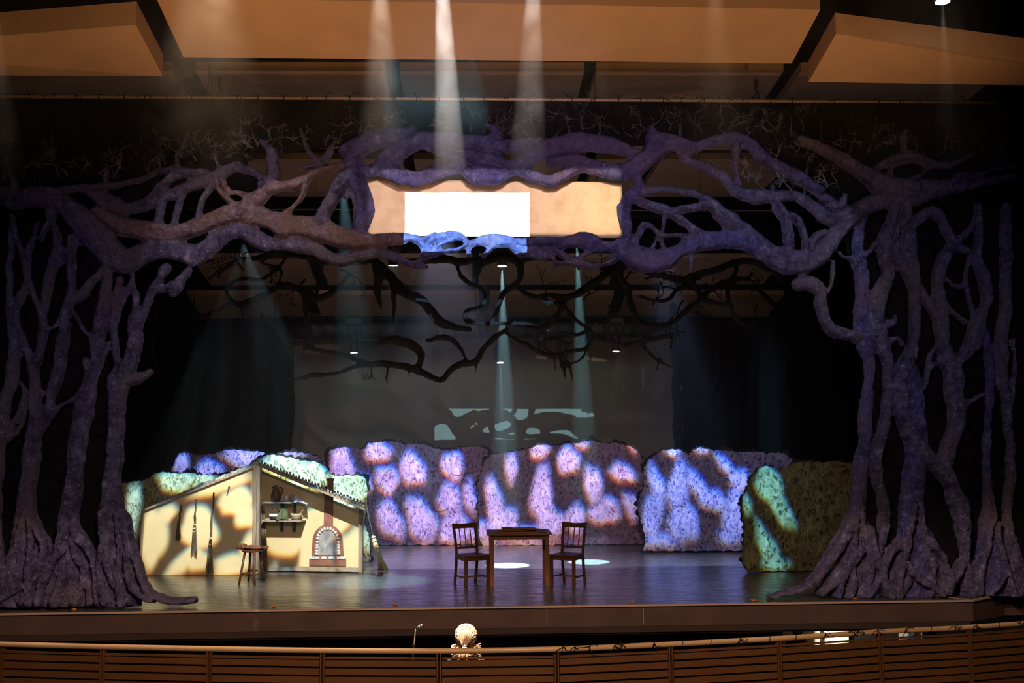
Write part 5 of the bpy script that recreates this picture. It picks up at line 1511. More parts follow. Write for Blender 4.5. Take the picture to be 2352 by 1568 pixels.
def hedge(name, tops, wall, m_, label, seed, cracks=(), amp=4, edge=True):
    o1 = outline(tops, 0, wall, amp, 5, seed)
    # bottom scallops from the right back to the left
    xr, yr = tops[-1]; xl, yl = tops[0]
    bot = []
    n = max(4, int(abs(xr - xl) / 9))
    for i in range(1, n):
        x = xr + (xl - xr) * i / n
        y = yr + (yl - yr) * i / n
        bot.append((x, y - (1.5 + 1.5 * math.sin(i * 1.9 + seed))))
    pts = o1 + bot

    def W(x, y, off):
        q = wall.pt(x, y, off); q.z = max(q.z, 0.003); return q
    mid = wall.pt((xl + xr) / 2, (yl + yr) / 2); mid.z = 0
    t = thing(name, mid, label, 'painted hedge', 'painted hedge flats')
    mb = MB()
    mb.slab([W(x, y, 0.03) for x, y in pts], [W(x, y, 0.0) for x, y in pts])
    mb.build('painted_face', m_, t)
    if edge:
        mb = MB()
        o2 = outline([(a, b_) for a, b_ in tops], 0, wall, amp + 6, 5, seed)
        mb.slab([W(x, y, -0.001) for x, y in o2 + bot], [W(x, y, -0.035) for x, y in o2 + bot])
        mb.build('backing_board', BLACKP, t, label='dark edge of the cut-out board')
        mb = MB()
        for f_ in (0.25, 0.75):
            x = xl + (xr - xl) * f_
            a = W(x, yl - 120, -0.04); b_ = Vector((a.x, a.y + 0.7, 0.02)); a0 = Vector((a.x, a.y, 0.02))
            mb.bar(a, b_, 0.04); mb.bar(a0, b_, 0.04)
        mb.build('brace', WOODG, t)
    for k, cr in enumerate(cracks):
        mb = MB()
        mb.tube([W(x, y, 0.032) for x, y, _ in catmull([(a, b_, 0) for a, b_ in cr], 6)], 0.008, 5, 0.4)
        mb.build('painted_twig', STICK, t)
    return t


hedge('hedge_flat', [(752, 1253), (748, 1200), (752, 1120), (757, 1050), (768, 1034), (800, 1028), (838, 1034), (848, 1020), (890, 1018), (925, 1020), (975, 1022), (1000, 1032), (1035, 1036), (1070, 1028), (1108, 1030), (1118, 1046), (1108, 1075), (1103, 1120), (1106, 1170), (1104, 1215), (1110, 1252)],
      WH, HP, 'lilac painted hedge between the cottage and the left chair', 2,
      [[(855, 1108), (870, 1115), (885, 1085), (900, 1078)], [(1035, 1082), (1045, 1092), (1060, 1090), (1095, 1082)], [(990, 1170), (1010, 1175), (1030, 1168)], [(1000, 1195), (998, 1175)]])
hedge('hedge_flat', [(1112, 1254), (1106, 1230), (1101, 1170), (1100, 1120), (1108, 1075), (1130, 1052), (1160, 1040), (1200, 1036), (1240, 1024), (1280, 1024), (1310, 1020), (1345, 1018), (1400, 1020), (1440, 1024), (1470, 1046), (1480, 1075), (1474, 1110), (1484, 1150), (1476, 1200), (1488, 1230), (1480, 1250)],
      WH2, HP2, 'mauve painted hedge directly behind the table and right chair', 5,
      [[(1228, 1105), (1222, 1125), (1210, 1140), (1195, 1150), (1185, 1142)], [(1275, 1160), (1290, 1168)], [(1300, 1165), (1315, 1185)]])
hedge('hedge_flat', [(1478, 1266), (1484, 1235), (1475, 1200), (1468, 1160), (1478, 1120), (1478, 1085), (1500, 1055), (1520, 1036), (1555, 1034), (1580, 1042), (1610, 1030), (1650, 1038), (1700, 1040), (1760, 1040), (1810, 1052), (1830, 1100), (1830, 1200), (1825, 1265)],
      WB, HB, 'blue painted hedge right of the purple hedges', 8, [[(1530, 1170), (1540, 1190), (1532, 1210)], [(1655, 1245), (1650, 1225), (1655, 1210)], [(1560, 1160), (1575, 1163)]])
hedge('hedge_flat', [(1724, 1313), (1708, 1290), (1710, 1240), (1706, 1190), (1714, 1130), (1722, 1105), (1745, 1078), (1790, 1072), (1840, 1064), (1900, 1062), (1980, 1068), (2050, 1064), (2110, 1075), (2120, 1200), (2110, 1308)],
      WG, HG, 'olive green painted hedge beside the right tree trunks', 11)
hedge('hedge_flat', [(395, 1270), (395, 1150), (393, 1100), (398, 1070), (415, 1044), (460, 1046), (505, 1040), (540, 1036), (600, 1040), (650, 1044), (700, 1042), (735, 1055), (752, 1080), (755, 1180), (755, 1268)],
      WF, HB, 'blue painted hedge showing above the cottage roof', 14)
hedge('hedge_flat', [(150, 1292), (145, 1180), (190, 1118), (285, 1112), (320, 1108), (352, 1092), (380, 1085), (420, 1090), (450, 1092), (500, 1092), (530, 1090), (560, 1075), (600, 1052), (640, 1048), (690, 1058), (730, 1064), (750, 1075), (768, 1095), (800, 1092), (830, 1098), (840, 1120), (842, 1160), (836, 1200), (846, 1240), (846, 1280), (838, 1290)],
      WL, HGL, 'green painted hedge directly behind the cottage', 17)
# grey peaked flat behind the gap of the purple hedges
q = wplane(22.5)
mb = MB()
pts = [(1095, 1050), (1105, 1030), (1122, 1014), (1138, 1022), (1150, 1045), (1152, 1190), (1095, 1190)]
mb.slab([q.pt(x, y, 0.02) for x, y in pts], [q.pt(x, y, 0) for x, y in pts])
mb.slab([Vector((q.pt(1100, 1100).x, 22.48, 1.0)), Vector((q.pt(1150, 1100).x, 22.48, 1.0)), Vector((q.pt(1150, 1100).x, 22.48, 0.003)), Vector((q.pt(1100, 1100).x, 22.48, 0.003))],
        [Vector((q.pt(1100, 1100).x, 22.5, 1.0)), Vector((q.pt(1150, 1100).x, 22.5, 1.0)), Vector((q.pt(1150, 1100).x, 22.5, 0.003)), Vector((q.pt(1100, 1100).x, 22.5, 0.003))])
tag(mb.build('peaked_flat', CYC), 'small grey peaked board showing between the two purple hedges', 'scenery board')

# ------------------------------------------------------------------ cottage
house = thing('cottage_flat', HLW.A, 'cream painted cottage wall with tiled gable roof and hearth', 'cottage scenery')


def HL(x, y, o=0): return HLW.pt(x, y, o)
def HR(x, y, o=0): return HRW.pt(x, y, o)
def zf(q): q.z = max(q.z, 0.003); return q
mb = MB()
ol = [(325, 1322), (580, 1321), (580, 1080), (586, 1070), (332, 1172)]
mb.slab([zf(HL(x, y, 0)) for x, y in ol], [zf(HL(x, y, -0.03)) for x, y in ol])
mb.build('outer_wall', CREAM, house)
mb = MB()
ol = [(600, 1312), (824, 1316), (824, 1172), (600, 1080)]
mb.slab([zf(HR(x, y, 0)) for x, y in ol], [zf(HR(x, y, -0.03)) for x, y in ol])
mb.build('inner_wall', CREAM, house)
mb = MB()                      # corner posts
for (x0, x1, f_) in ((580, 588, HL), (589, 596, HL)):
    a = f_(x0, 1200, 0.04); b_ = f_(x1, 1200, 0.04)
    zt = f_(x0, 1072, 0.04).z
    mb.slab([Vector((a.x, a.y, 0.003)), Vector((b_.x, b_.y, 0.003)), Vector((b_.x, b_.y, zt)), Vector((a.x, a.y, zt))],
            [Vector((a.x, a.y + 0.12, 0.003)), Vector((b_.x, b_.y + 0.12, 0.003)), Vector((b_.x, b_.y + 0.12, zt)), Vector((a.x, a.y + 0.12, zt))])
mb.build('corner_post', WOODG, house)
mb = MB()
a = HR(828, 1250, 0.05)
mb.box((a.x, a.y + 0.05, HR(828, 1168, 0.05).z / 2), (0.07, 0.12, HR(828, 1168, 0.05).z - 0.01))
mb.build('end_post', WOODG, house)
mb = MB()
a, b_ = HR(597, 1306, 0.1), HR(826, 1310, 0.1)
a.z = b_.z = 0.055
mb.bar(a, b_, 0.16, 0.105, (0, 0, 1))
mb2 = MB()
ol = [(600, 1299), (824, 1303), (824, 1313), (600, 1310)]
mb2.slab([zf(HR(x, y, 0.12)) for x, y in ol], [zf(HR(x, y, 0.02)) for x, y in ol])
mb2.build('sill_beam', WOODGH, house)
mb = MB()                      # dark left edge
ol = [(318, 1322), (325, 1322), (332, 1172), (326, 1172)]
mb.slab([zf(HL(x, y, 0.01)) for x, y in ol], [zf(HL(x, y, -0.04)) for x, y in ol])
mb.build('edge_strip', WOODG, house)
mb = MB()                      # left roof trim
mb.bar(HL(328, 1172, 0.02), HL(590, 1068, 0.02), 0.035, 0.05, HLW.n)
mb.bar(HL(380, 1148, -0.02), HL(592, 1062, -0.02), 0.03, 0.06, HLW.n)
mb.build('roof_trim', WOODG, house)
# right roof with overhang
mb = MB()
A, B = HR(590, 1064, 0.34), HR(838, 1167, 0.34)
A2, B2 = HR(590, 1068, -0.25), HR(838, 1171, -0.25)
A2.z = A.z + 0.02; B2.z = B.z + 0.02
dz = Vector((0, 0, -0.035))
mb.slab([A, B, B2, A2], [A + dz, B + dz, B2 + dz, A2 + dz])
rf = mb.build('roof', WOODG, house)
mb = MB()
n = 34
for i in range(n):
    for j in range(3):
        f0 = (i + 0.3) / n; f1 = (i + 0.95) / n
        a = A.lerp(B, f0); b_ = A.lerp(B, f1)
        a2 = A2.lerp(B2, f0); b2 = A2.lerp(B2, f1)
        u, v = j / 3, (j + 1) / 3
        h = (0.03, 0.05, 0.04)[(i * 7 + j * 3) % 3]
        qd = [a.lerp(a2, u), b_.lerp(b2, u), b_.lerp(b2, v), a.lerp(a2, v)]
        mb.slab([p_ + Vector((0, -0.03 if j == 0 else 0, h)) for p_ in qd], [p_ + Vector((0, 0, 0.001)) for p_ in qd])
mb.build('roof_tiles', TILE, rf)
mb = MB()
for i in range(24):
    f0 = (i + 0.1) / 24; f1 = (i + 0.9) / 24
    a, b_ = HL(450, 1119, -0.01).lerp(HL(590, 1064, -0.01), f0), HL(450, 1119, -0.01).lerp(HL(590, 1064, -0.01), f1)
    mb.bar(a, b_, 0.035 + 0.015 * (i % 3), 0.06, HLW.n)
mb.build('ridge_tiles', TILE, house)
# chimney and stove pipe
mb = MB()
ch = [(752, 1140), (752, 1104), (749, 1104), (749, 1098), (768, 1098), (768, 1104), (766, 1104), (766, 1146)]
mb.slab([HR(x, y, -0.05) for x, y in ch], [HR(x, y, -0.2) for x, y in ch])
mb.build('chimney', BRICK, house)
# hearth: a painted relief
hearth = None
mb = MB()
arch_o = [(715, 1284)]
for k in range(0, 13):
    a = math.pi * (1 - k / 12)
    arch_o.append((752.5 + 35 * math.cos(a), 1243 - 41 * math.sin(a) * 0.95 if 0 < k < 12 else 1243))
arch_o.append((790, 1284))
flue = [(743, 1212), (746, 1115), (766, 1122), (765, 1212)]
mb.slab([HR(x, y, 0.012) for x, y in arch_o], [HR(x, y, 0.001) for x, y in arch_o])
hearth = mb.build('hearth', BRICK, house, label='red painted domed hearth')
mb = MB(); mb.slab([HR(x, y, 0.016) for x, y in flue], [HR(x, y, 0.001) for x, y in flue]); mb.build('flue', BRICK, hearth)
mb = MB(); fb = [(710, 1284), (795, 1284), (795, 1299), (710, 1298)]
mb.slab([HR(x, y, 0.022) for x, y in fb], [HR(x, y, 0.001) for x, y in fb]); mb.build('hearth_base', BRICK, hearth)
mb = MB()
opn = [(727, 1274)] + [(752 + 20 * math.cos(math.pi * (1 - k / 12)), 1242 - 26 * math.sin(math.pi * k / 12)) for k in range(13)] + [(778, 1274)]
mb.slab([HR(x, y, 0.017) for x, y in opn], [HR(x, y, 0.001) for x, y in opn]); mb.build('fire_opening', ASH, hearth, label='grey painted fire opening')
mb = MB()
def stone(cx, cy, w_, h_, rot=0):
    c_, s_ = math.cos(rot), math.sin(rot)
    pts = []
    for k in range(10):
        a = 2 * math.pi * k / 10
        x = (abs(math.cos(a)) ** 0.6) * math.copysign(1, math.cos(a)) * w_ / 2
        y = (abs(math.sin(a)) ** 0.6) * math.copysign(1, math.sin(a)) * h_ / 2
        pts.append((cx + x * c_ - y * s_, cy + x * s_ + y * c_))
    mid = [HR(cx + (x - cx) * 0.8, cy + (y - cy) * 0.8, 0.034) for x, y in pts]
    base = [HR(x, y, 0.018) for x, y in pts]
    mb.slab(mid, base)
for k in range(5):
    stone(727 + k * 0.4, 1271 - k * 6.8, 8.0, 6.2)
    stone(778 - k * 0.4, 1271 - k * 6.8, 8.0, 6.2)
for k in range(11):
    a = math.pi * (1 - (k + 0.5) / 11)
    stone(752.5 + 23.5 * math.cos(a), 1240 - 27 * math.sin(a), 7.6, 6.0, -a + (math.pi if a > math.pi / 2 else 0))
for k, (x, w_) in enumerate([(723, 24), (744, 15), (762, 17), (783, 23)]):
    stone(x, 1281, w_, 7)
mb.build('stones', STONE, hearth)

# shelf unit
sh = thing('kitchen_shelf', HR(656, 1250, 0.1), 'two-tier wooden wall shelf with brackets on the cottage wall', 'shelf')
def shelf_board(x0, x1, y):
    a, b_ = HR(x0, y, 0.02), HR(x1, y + 0.5, 0.02)
    z = a.z
    mb = MB()
    n_ = HRW.n
    a1, b1 = a.copy(), b_.copy(); b1.z = z
    mb.slab([a1, b1, b1 + n_ * 0.24, a1 + n_ * 0.24], [p_ + Vector((0, 0, -0.02)) for p_ in (a1, b1, b1 + n_ * 0.24, a1 + n_ * 0.24)])
    mb.build('shelf_board', WOODG, sh)
    return z
# board front edges in the photo sit at y 1153 and 1194; the wall-side edge is a little higher
ZS1 = shelf_board(615, 681, 1150.5)
ZS2 = shelf_board(612, 703, 1192)
for (x, zt) in ((648, ZS1), (676, ZS1), (648, ZS2), (676, ZS2)):
    a = HR(x, 1200, 0.05)
    mb = MB(); mb.box((a.x, a.y, zt - 0.02 - 0.085), (0.045, 0.05, 0.17)); mb.bar(Vector((a.x, a.y, zt - 0.16)), Vector((a.x, a.y - 0.15, zt - 0.03)), 0.03, 0.03, (1, 0, 0))
    mb.build('bracket', BLACKP, sh)


def on_shelf(px, z, off=0.12):
    q = HR(px, 1200, off); q.z = z + 0.001; return q


c = on_shelf(633, ZS1)
t = thing('pitcher', c, 'brown glazed pitcher at the left of the upper shelf', 'pitcher')
mb = MB(); mb.lathe(c, [(0.055, 0), (0.075, 0.03), (0.085, 0.08), (0.078, 0.13), (0.05, 0.19), (0.032, 0.225), (0.036, 0.245), (0.028, 0.262), (0.012, 0.27)], 22); mb.build('body', POT, t, True)
mb = MB(); mb.tube([c + Vector(v) for v in ((0.045, 0, 0.225), (0.085, 0, 0.235), (0.105, 0, 0.2), (0.10, 0, 0.16), (0.078, 0, 0.12))], 0.009, 8); mb.build('handle', POT, t, True)
mb = MB(); mb.tube([c + Vector((-0.04, 0, 0.22)), c + Vector((-0.062, 0, 0.25))], [0.018, 0.01], 8); mb.build('spout', POT, t, True)
c = on_shelf(657, ZS1)
mb = MB(); mb.lathe(c, [(0.034, 0), (0.038, 0.02), (0.036, 0.06), (0.032, 0.075), (0.036, 0.092), (0.03, 0.092), (0.028, 0.02)], 18)
tag(mb.build('mug', BLUEW, smooth=True), 'white and blue enamel mug on the upper shelf', 'mug')
c = on_shelf(669, ZS1)
mb = MB(); mb.lathe(c, [(0.036, 0), (0.038, 0.05), (0.046, 0.095), (0.04, 0.095), (0.032, 0.02)], 18)
tag(mb.build('cup', TAN, smooth=True), 'tan pottery cup beside the blue mug on the upper shelf', 'cup')
mb = MB()
cl_pts = []
nxx, nyy = 14, 10
for j in range(nyy + 1):
    for i in range(nxx + 1):
        x = 674 + 31 * i / nxx
        top = on_shelf(min(x, 681), ZS1)
        u, v = i / nxx, j / nyy
        zz = ZS1 + 0.085 * math.exp(-((u - 0.15) ** 2) * 4) * math.sin(math.pi * min(1, v * 1.1 + 0.1)) + 0.02 * mnoise.noise(Vector((u * 5, v * 5, 1)))
        if u > 0.5: zz -= (u - 0.5) * 0.20 * (0.6 + 0.4 * math.sin(v * 6))
        q = HR(x, 1200, 0.03 + 0.2 * v + 0.02 * math.sin(u * 9)); q.z = zz + 0.006
        cl_pts.append(q)
mb.add(cl_pts, [(j * (nxx + 1) + i, j * (nxx + 1) + i + 1, (j + 1) * (nxx + 1) + i + 1, (j + 1) * (nxx + 1) + i) for j in range(nyy) for i in range(nxx)])
o = tag(mb.build('white_cloth', WHITE, smooth=True), 'crumpled white cloth draped over the upper shelf end', 'cloth')
o.modifiers.new('thick', 'SOLIDIFY').thickness = 0.006
c = on_shelf(631, ZS2)
t = thing('basket', c, 'dark handled basket with white rim on the lower shelf', 'basket')
mb = MB(); mb.lathe(c, [(0.07, 0), (0.082, 0.06), (0.078, 0.062), (0.06, 0.01)], 20); mb.build('body', BLACKP, t, True)
mb = MB(); mb.lathe(c, [(0.084, 0.055), (0.094, 0.065), (0.092, 0.098), (0.075, 0.10), (0.06, 0.07)], 20); mb.build('rim', WHITE, t, True, 'white cloth rim')
mb = MB(); mb.tube([c + Vector((0.07 * math.cos(a), 0, 0.09 + 0.10 * math.sin(a))) for a in [k * math.pi / 10 for k in range(11)]], 0.006, 6); mb.build('handle', STICK, t, True)
c = on_shelf(653, ZS2, 0.16)
mb = MB()
vs = []
for j in range(9):
    for i in range(11):
        u, v = i / 10, j / 8
        wd = 0.05 + 0.055 * v
        vs.append(c + Vector((-0.02 * v + (u - 0.5) * 2 * wd, -0.015 * math.sin(u * 14) - 0.09 * v, 0.17 * (1 - v) + 0.012 + 0.008 * math.sin(u * 9 + v * 3))))
mb.add(vs, [(j * 11 + i, j * 11 + i + 1, (j + 1) * 11 + i + 1, (j + 1) * 11 + i) for j in range(8) for i in range(10)])
o = tag(mb.build('green_cloth', CLOTHG, smooth=True), 'dark green cloth slumped between basket and bowl', 'cloth'); o.modifiers.new('t', 'SOLIDIFY').thickness = 0.01
c = on_shelf(680, ZS2)
t = thing('bowl', c, 'cream mixing bowl on the lower shelf', 'bowl')
mb = MB(); mb.lathe(c, [(0.045, 0), (0.07, 0.03), (0.09, 0.075), (0.097, 0.105), (0.09, 0.105), (0.06, 0.04), (0.02, 0.015)], 24); mb.build('basin', BOWL, t, True)
mb = MB(); mb.tube([c + Vector((0.02, 0, 0.03)), c + Vector((0.07, -0.02, 0.11)), c + Vector((0.15, -0.03, 0.185))], [0.012, 0.007, 0.009], 7)
tag(mb.build('wooden_spoon', TAN, smooth=True), 'wooden spoon leaning in the cream bowl', 'spoon')


def hbroom(px0, y0, px1, ym, y1, w_, lab, straw, bind=True):
    a, m_, b_ = HL(px0, y0, 0.05), HL(px1, ym, 0.05), HL(px1 - 1, y1, 0.05)
    b_.z = max(b_.z, 0.02)
    t = thing('broom', m_, lab, 'broom', 'brooms hung on the cottage wall')
    mb = MB()
    pts = [a.lerp(m_, k / 6) + Vector((0.008 * math.sin(k * 1.7), 0, 0)) for k in range(7)]
    mb.tube(pts, 0.013, 7); mb.blob(a, (0.018, 0.018, 0.02), 8, 6); mb.build('stick', STICK, t, True)
    mb = MB()
    for k in range(46):
        u = random.uniform(-1, 1); v = random.uniform(-1, 1)
        e = b_ + Vector((u * w_, v * 0.03, random.uniform(-0.02, 0.06)))
        mid = m_.lerp(b_, 0.45) + Vector((u * w_ * 0.62, v * 0.03, 0))
        e.z = max(e.z, 0.006)
        mb.tube([m_ + Vector((u * 0.018, v * 0.018, 0.03)), mid, e], [0.005, 0.005, 0.0025], 4)
    mb.build('bristles', straw, t)
    if bind:
        mb = MB()
        for k in range(3):
            q = a.lerp(m_, 0.88) if k == 2 else m_ + Vector((0, 0, -0.01 - 0.05 * k))
            mb.tube([q + Vector((0, 0, -0.014)), q + Vector((0, 0, 0.014))], 0.024, 9)
        mb.build('binding', STRAW, t, True, 'pale cord binding')


hbroom(416, 1162, 411, 1200, 1240, 0.045, 'small dark whisk broom hung leftmost on the cottage wall', DSTRAW, False)
hbroom(451, 1149, 447, 1212, 1272, 0.05, 'pale-bound broom hung in the middle of the cottage wall', DSTRAW)
hbroom(491, 1133, 483, 1250, 1318, 0.06, 'long-handled broom standing near the cottage stool', DSTRAW)
c = HL(526, 1120, 0.03)
mb = MB(); mb.blob(c + Vector((0, 0, 0.012)), (0.016, 0.012, 0.016), 8, 6)
mb.tube([c, c + Vector((-0.005, -0.03, -0.03)), c + Vector((-0.012, -0.035, -0.06)), c + Vector((-0.028, -0.03, -0.055))], 0.006, 6)
tag(mb.build('iron_hook', BLACKM), 'small empty black hook high on the cottage wall', 'hook')
# sticks leaning in the corner
for k in range(5):
    x = 600 + k * 1.9
    a = HR(x - 1, 1153 + (k * 13) % 20, 0.05); b_ = G(603 + k * 2.6, 1316); b_.z = 0.004
    mb = MB(); mb.tube([b_, b_.lerp(a, 0.5) + Vector((0.006 * (-1) ** k, 0, 0)), a], [0.014, 0.013, 0.010], 7)
    tag(mb.build('wooden_pole', STICK, smooth=True), 'dark wooden pole leaning in the cottage corner behind the stool', 'pole', 'poles leaning in the cottage corner')
# broom leaning right of the cottage
a, m_, b_ = P(839, 1143, 16.6), P(857, 1230, 16.45), G(881, 1312); b_.z = 0.015
t = thing('broom', b_, 'straw broom leaning against the right end of the cottage', 'broom')
mb = MB(); mb.tube([a, a.lerp(m_, .5) + Vector((-0.008, 0, 0)), m_], 0.013, 8); mb.build('stick', STICK, t, True)
mb = MB()
m0 = P(864, 1255, 16.4)
for k in range(90):
    u = random.uniform(-1, 1); v = random.uniform(-1, 1)
    e = b_ + Vector((u * 0.085, v * 0.05, 0)); mid = m0.lerp(b_, 0.55) + Vector((u * 0.045, v * 0.03, 0))
    mb.tube([m_ + Vector((u * 0.015, v * 0.015, 0)), m0 + Vector((u * 0.03, v * 0.025, 0)), mid, e], [0.006, 0.006, 0.005, 0.003], 4)
mb.build('bristles', STRAW, t)
mb = MB()
for f_ in (0.1, 0.45, 0.8): mb.tube([m_.lerp(m0, f_), m_.lerp(m0, f_ + 0.12)], [0.034 + f_ * 0.008] * 2, 10)
mb.build('binding', STRAW, t, True)

# ------------------------------------------------------------------ stool
feet = [G(549, 1342), G(571, 1334), G(585, 1343), G(607, 1335)]
c = sum(feet, Vector()) / 4
HS = 0.50
t = thing('wooden_stool', (c.x, c.y, 0), 'round dark wooden stool before the cottage', 'stool')
mb = MB(); mb.lathe((c.x, c.y, HS - 0.035), [(0.13, 0), (0.155, 0.008), (0.155, 0.028), (0.14, 0.035)], 24); mb.build('seat', WOODD, t)
tops = []
for f_ in feet:
    top = Vector((c.x + (f_.x - c.x) * 0.58, c.y + (f_.y - c.y) * 0.58, HS - 0.03)); tops.append(top)
    mb = MB(); mb.tube([top, Vector((f_.x, f_.y, 0.001))], [0.019, 0.016], 9); mb.build('leg', WOODD, t, True)
for k, (i, j) in enumerate([(0, 1), (1, 3), (3, 2), (2, 0)]):
    mb = MB(); h = 0.30 + 0.05 * (k % 2)
    mb.tube([feet[i].lerp(tops[i], h), feet[j].lerp(tops[j], h)], 0.010, 7); mb.build('stretcher', WOODD, t, True)
mb = MB()
cc = Vector((c.x + 0.02, c.y, HS + 0.028))
mb.blob(cc, (0.17, 0.12, 0.028), 20, 8, 0.5, 3)
mb.blob(cc + Vector((-0.16, -0.02, 0.015)), (0.075, 0.06, 0.04), 14, 10, 0.7, 5)
mb.blob(cc + Vector((0.16, 0, -0.005)), (0.06, 0.05, 0.025), 12, 8, 0.6, 8)
for k in range(120):
    a = random.uniform(0, 6.28); r = random.uniform(0.2, 1)
    s_ = cc + Vector((-0.17 + 0.06 * math.cos(a) * r, -0.02 + 0.05 * math.sin(a) * r, 0.02))
    mb.tube([s_, s_ + Vector((random.uniform(-.04, .03), random.uniform(-.03, .03), random.uniform(-.05, .05)))], [0.006, 0.001], 3)
tag(mb.build('russet_fleece', FUR, smooth=True), 'fluffy russet brown fleece lying on the stool seat', 'fleece')

# ------------------------------------------------------------------ table and chairs
fl, fr = G(1130, 1345), G(1258, 1345)
cx_, y0_ = (fl.x + fr.x) / 2, (fl.y + fr.y) / 2
W_, D_, H_ = (fr.x - fl.x) + 0.06, 0.62, 0.76
t = thing('wooden_table', (cx_, y0_ + D_ / 2, 0), 'plain brown wooden table between the two chairs', 'table')
mb = MB(); mb.box((cx_, y0_ + D_ / 2 - 0.02, H_ - 0.012), (W_ + 0.08, D_ + 0.10, 0.026)); mb.build('tabletop', WOODM, t)
mb = MB()
for sy in (0.0, D_ - 0.06): mb.box((cx_, y0_ + sy + 0.01, H_ - 0.06), (W_ - 0.05, 0.022, 0.07))
for sx in (-1, 1): mb.box((cx_ + sx * (W_ / 2 - 0.035), y0_ + D_ / 2 - 0.02, H_ - 0.06), (0.022, D_ - 0.08, 0.07))
mb.build('apron', WOODM, t)
for sx in (-1, 1):
    for sy in (0, 1):
        mb = MB(); mb.box((cx_ + sx * (W_ / 2 - 0.03), y0_ + sy * (D_ - 0.06), (H_ - 0.026) / 2), (0.062, 0.062, H_ - 0.026)); mb.build('leg', WOODM, t)
ZT = H_ + 0.001
# things on the table
for k in range(4):
    mb = MB()
    mb.box((cx_ - 0.04 + 0.02 * k, y0_ + 0.22 + 0.05 * (k % 2), ZT + 0.006 + 0.0125 * k), (0.62 - 0.05 * k, 0.26, 0.012), Matrix.Rotation(math.radians((-3, 2, -2, 4)[k]), 3, 'Z'))
    tag(mb.build('wooden_board', WOODM), ['thin brown board at the bottom of the stack on the table', 'thin brown board second from the bottom on the table',
                                           'thin brown board third from the bottom on the table', 'thin brown board on top of the stack on the table'][k], 'board', 'stacked boards on the table')
mb = MB()
mb.box((cx_ - 0.18, y0_ + 0.22, ZT + 0.06), (0.16, 0.12, 0.016))
o = tag(mb.build('notebook', WOODD), 'small dark book lying on the board stack', 'book')
mb = MB()
for k in range(70):
    u = random.uniform(-1, 1)
    s_ = Vector((cx_ + 0.02, y0_ + 0.12 + u * 0.06, ZT + 0.055)); e = Vector((cx_ + 0.38 + random.uniform(-.03, .03), y0_ + 0.12 + u * 0.12, ZT + 0.012 + random.uniform(0, .02)))
    mb.tube([s_, s_.lerp(e, .5) + Vector((0, 0, 0.012)), e], [0.004, 0.004, 0.002], 4)
tag(mb.build('straw_bundle', mat('brown straw', (0.22, 0.11, 0.05), 0.8, (0.32, 0.17, 0.08), 15)), 'brown straw bundle lying at the right of the table', 'straw bundle')


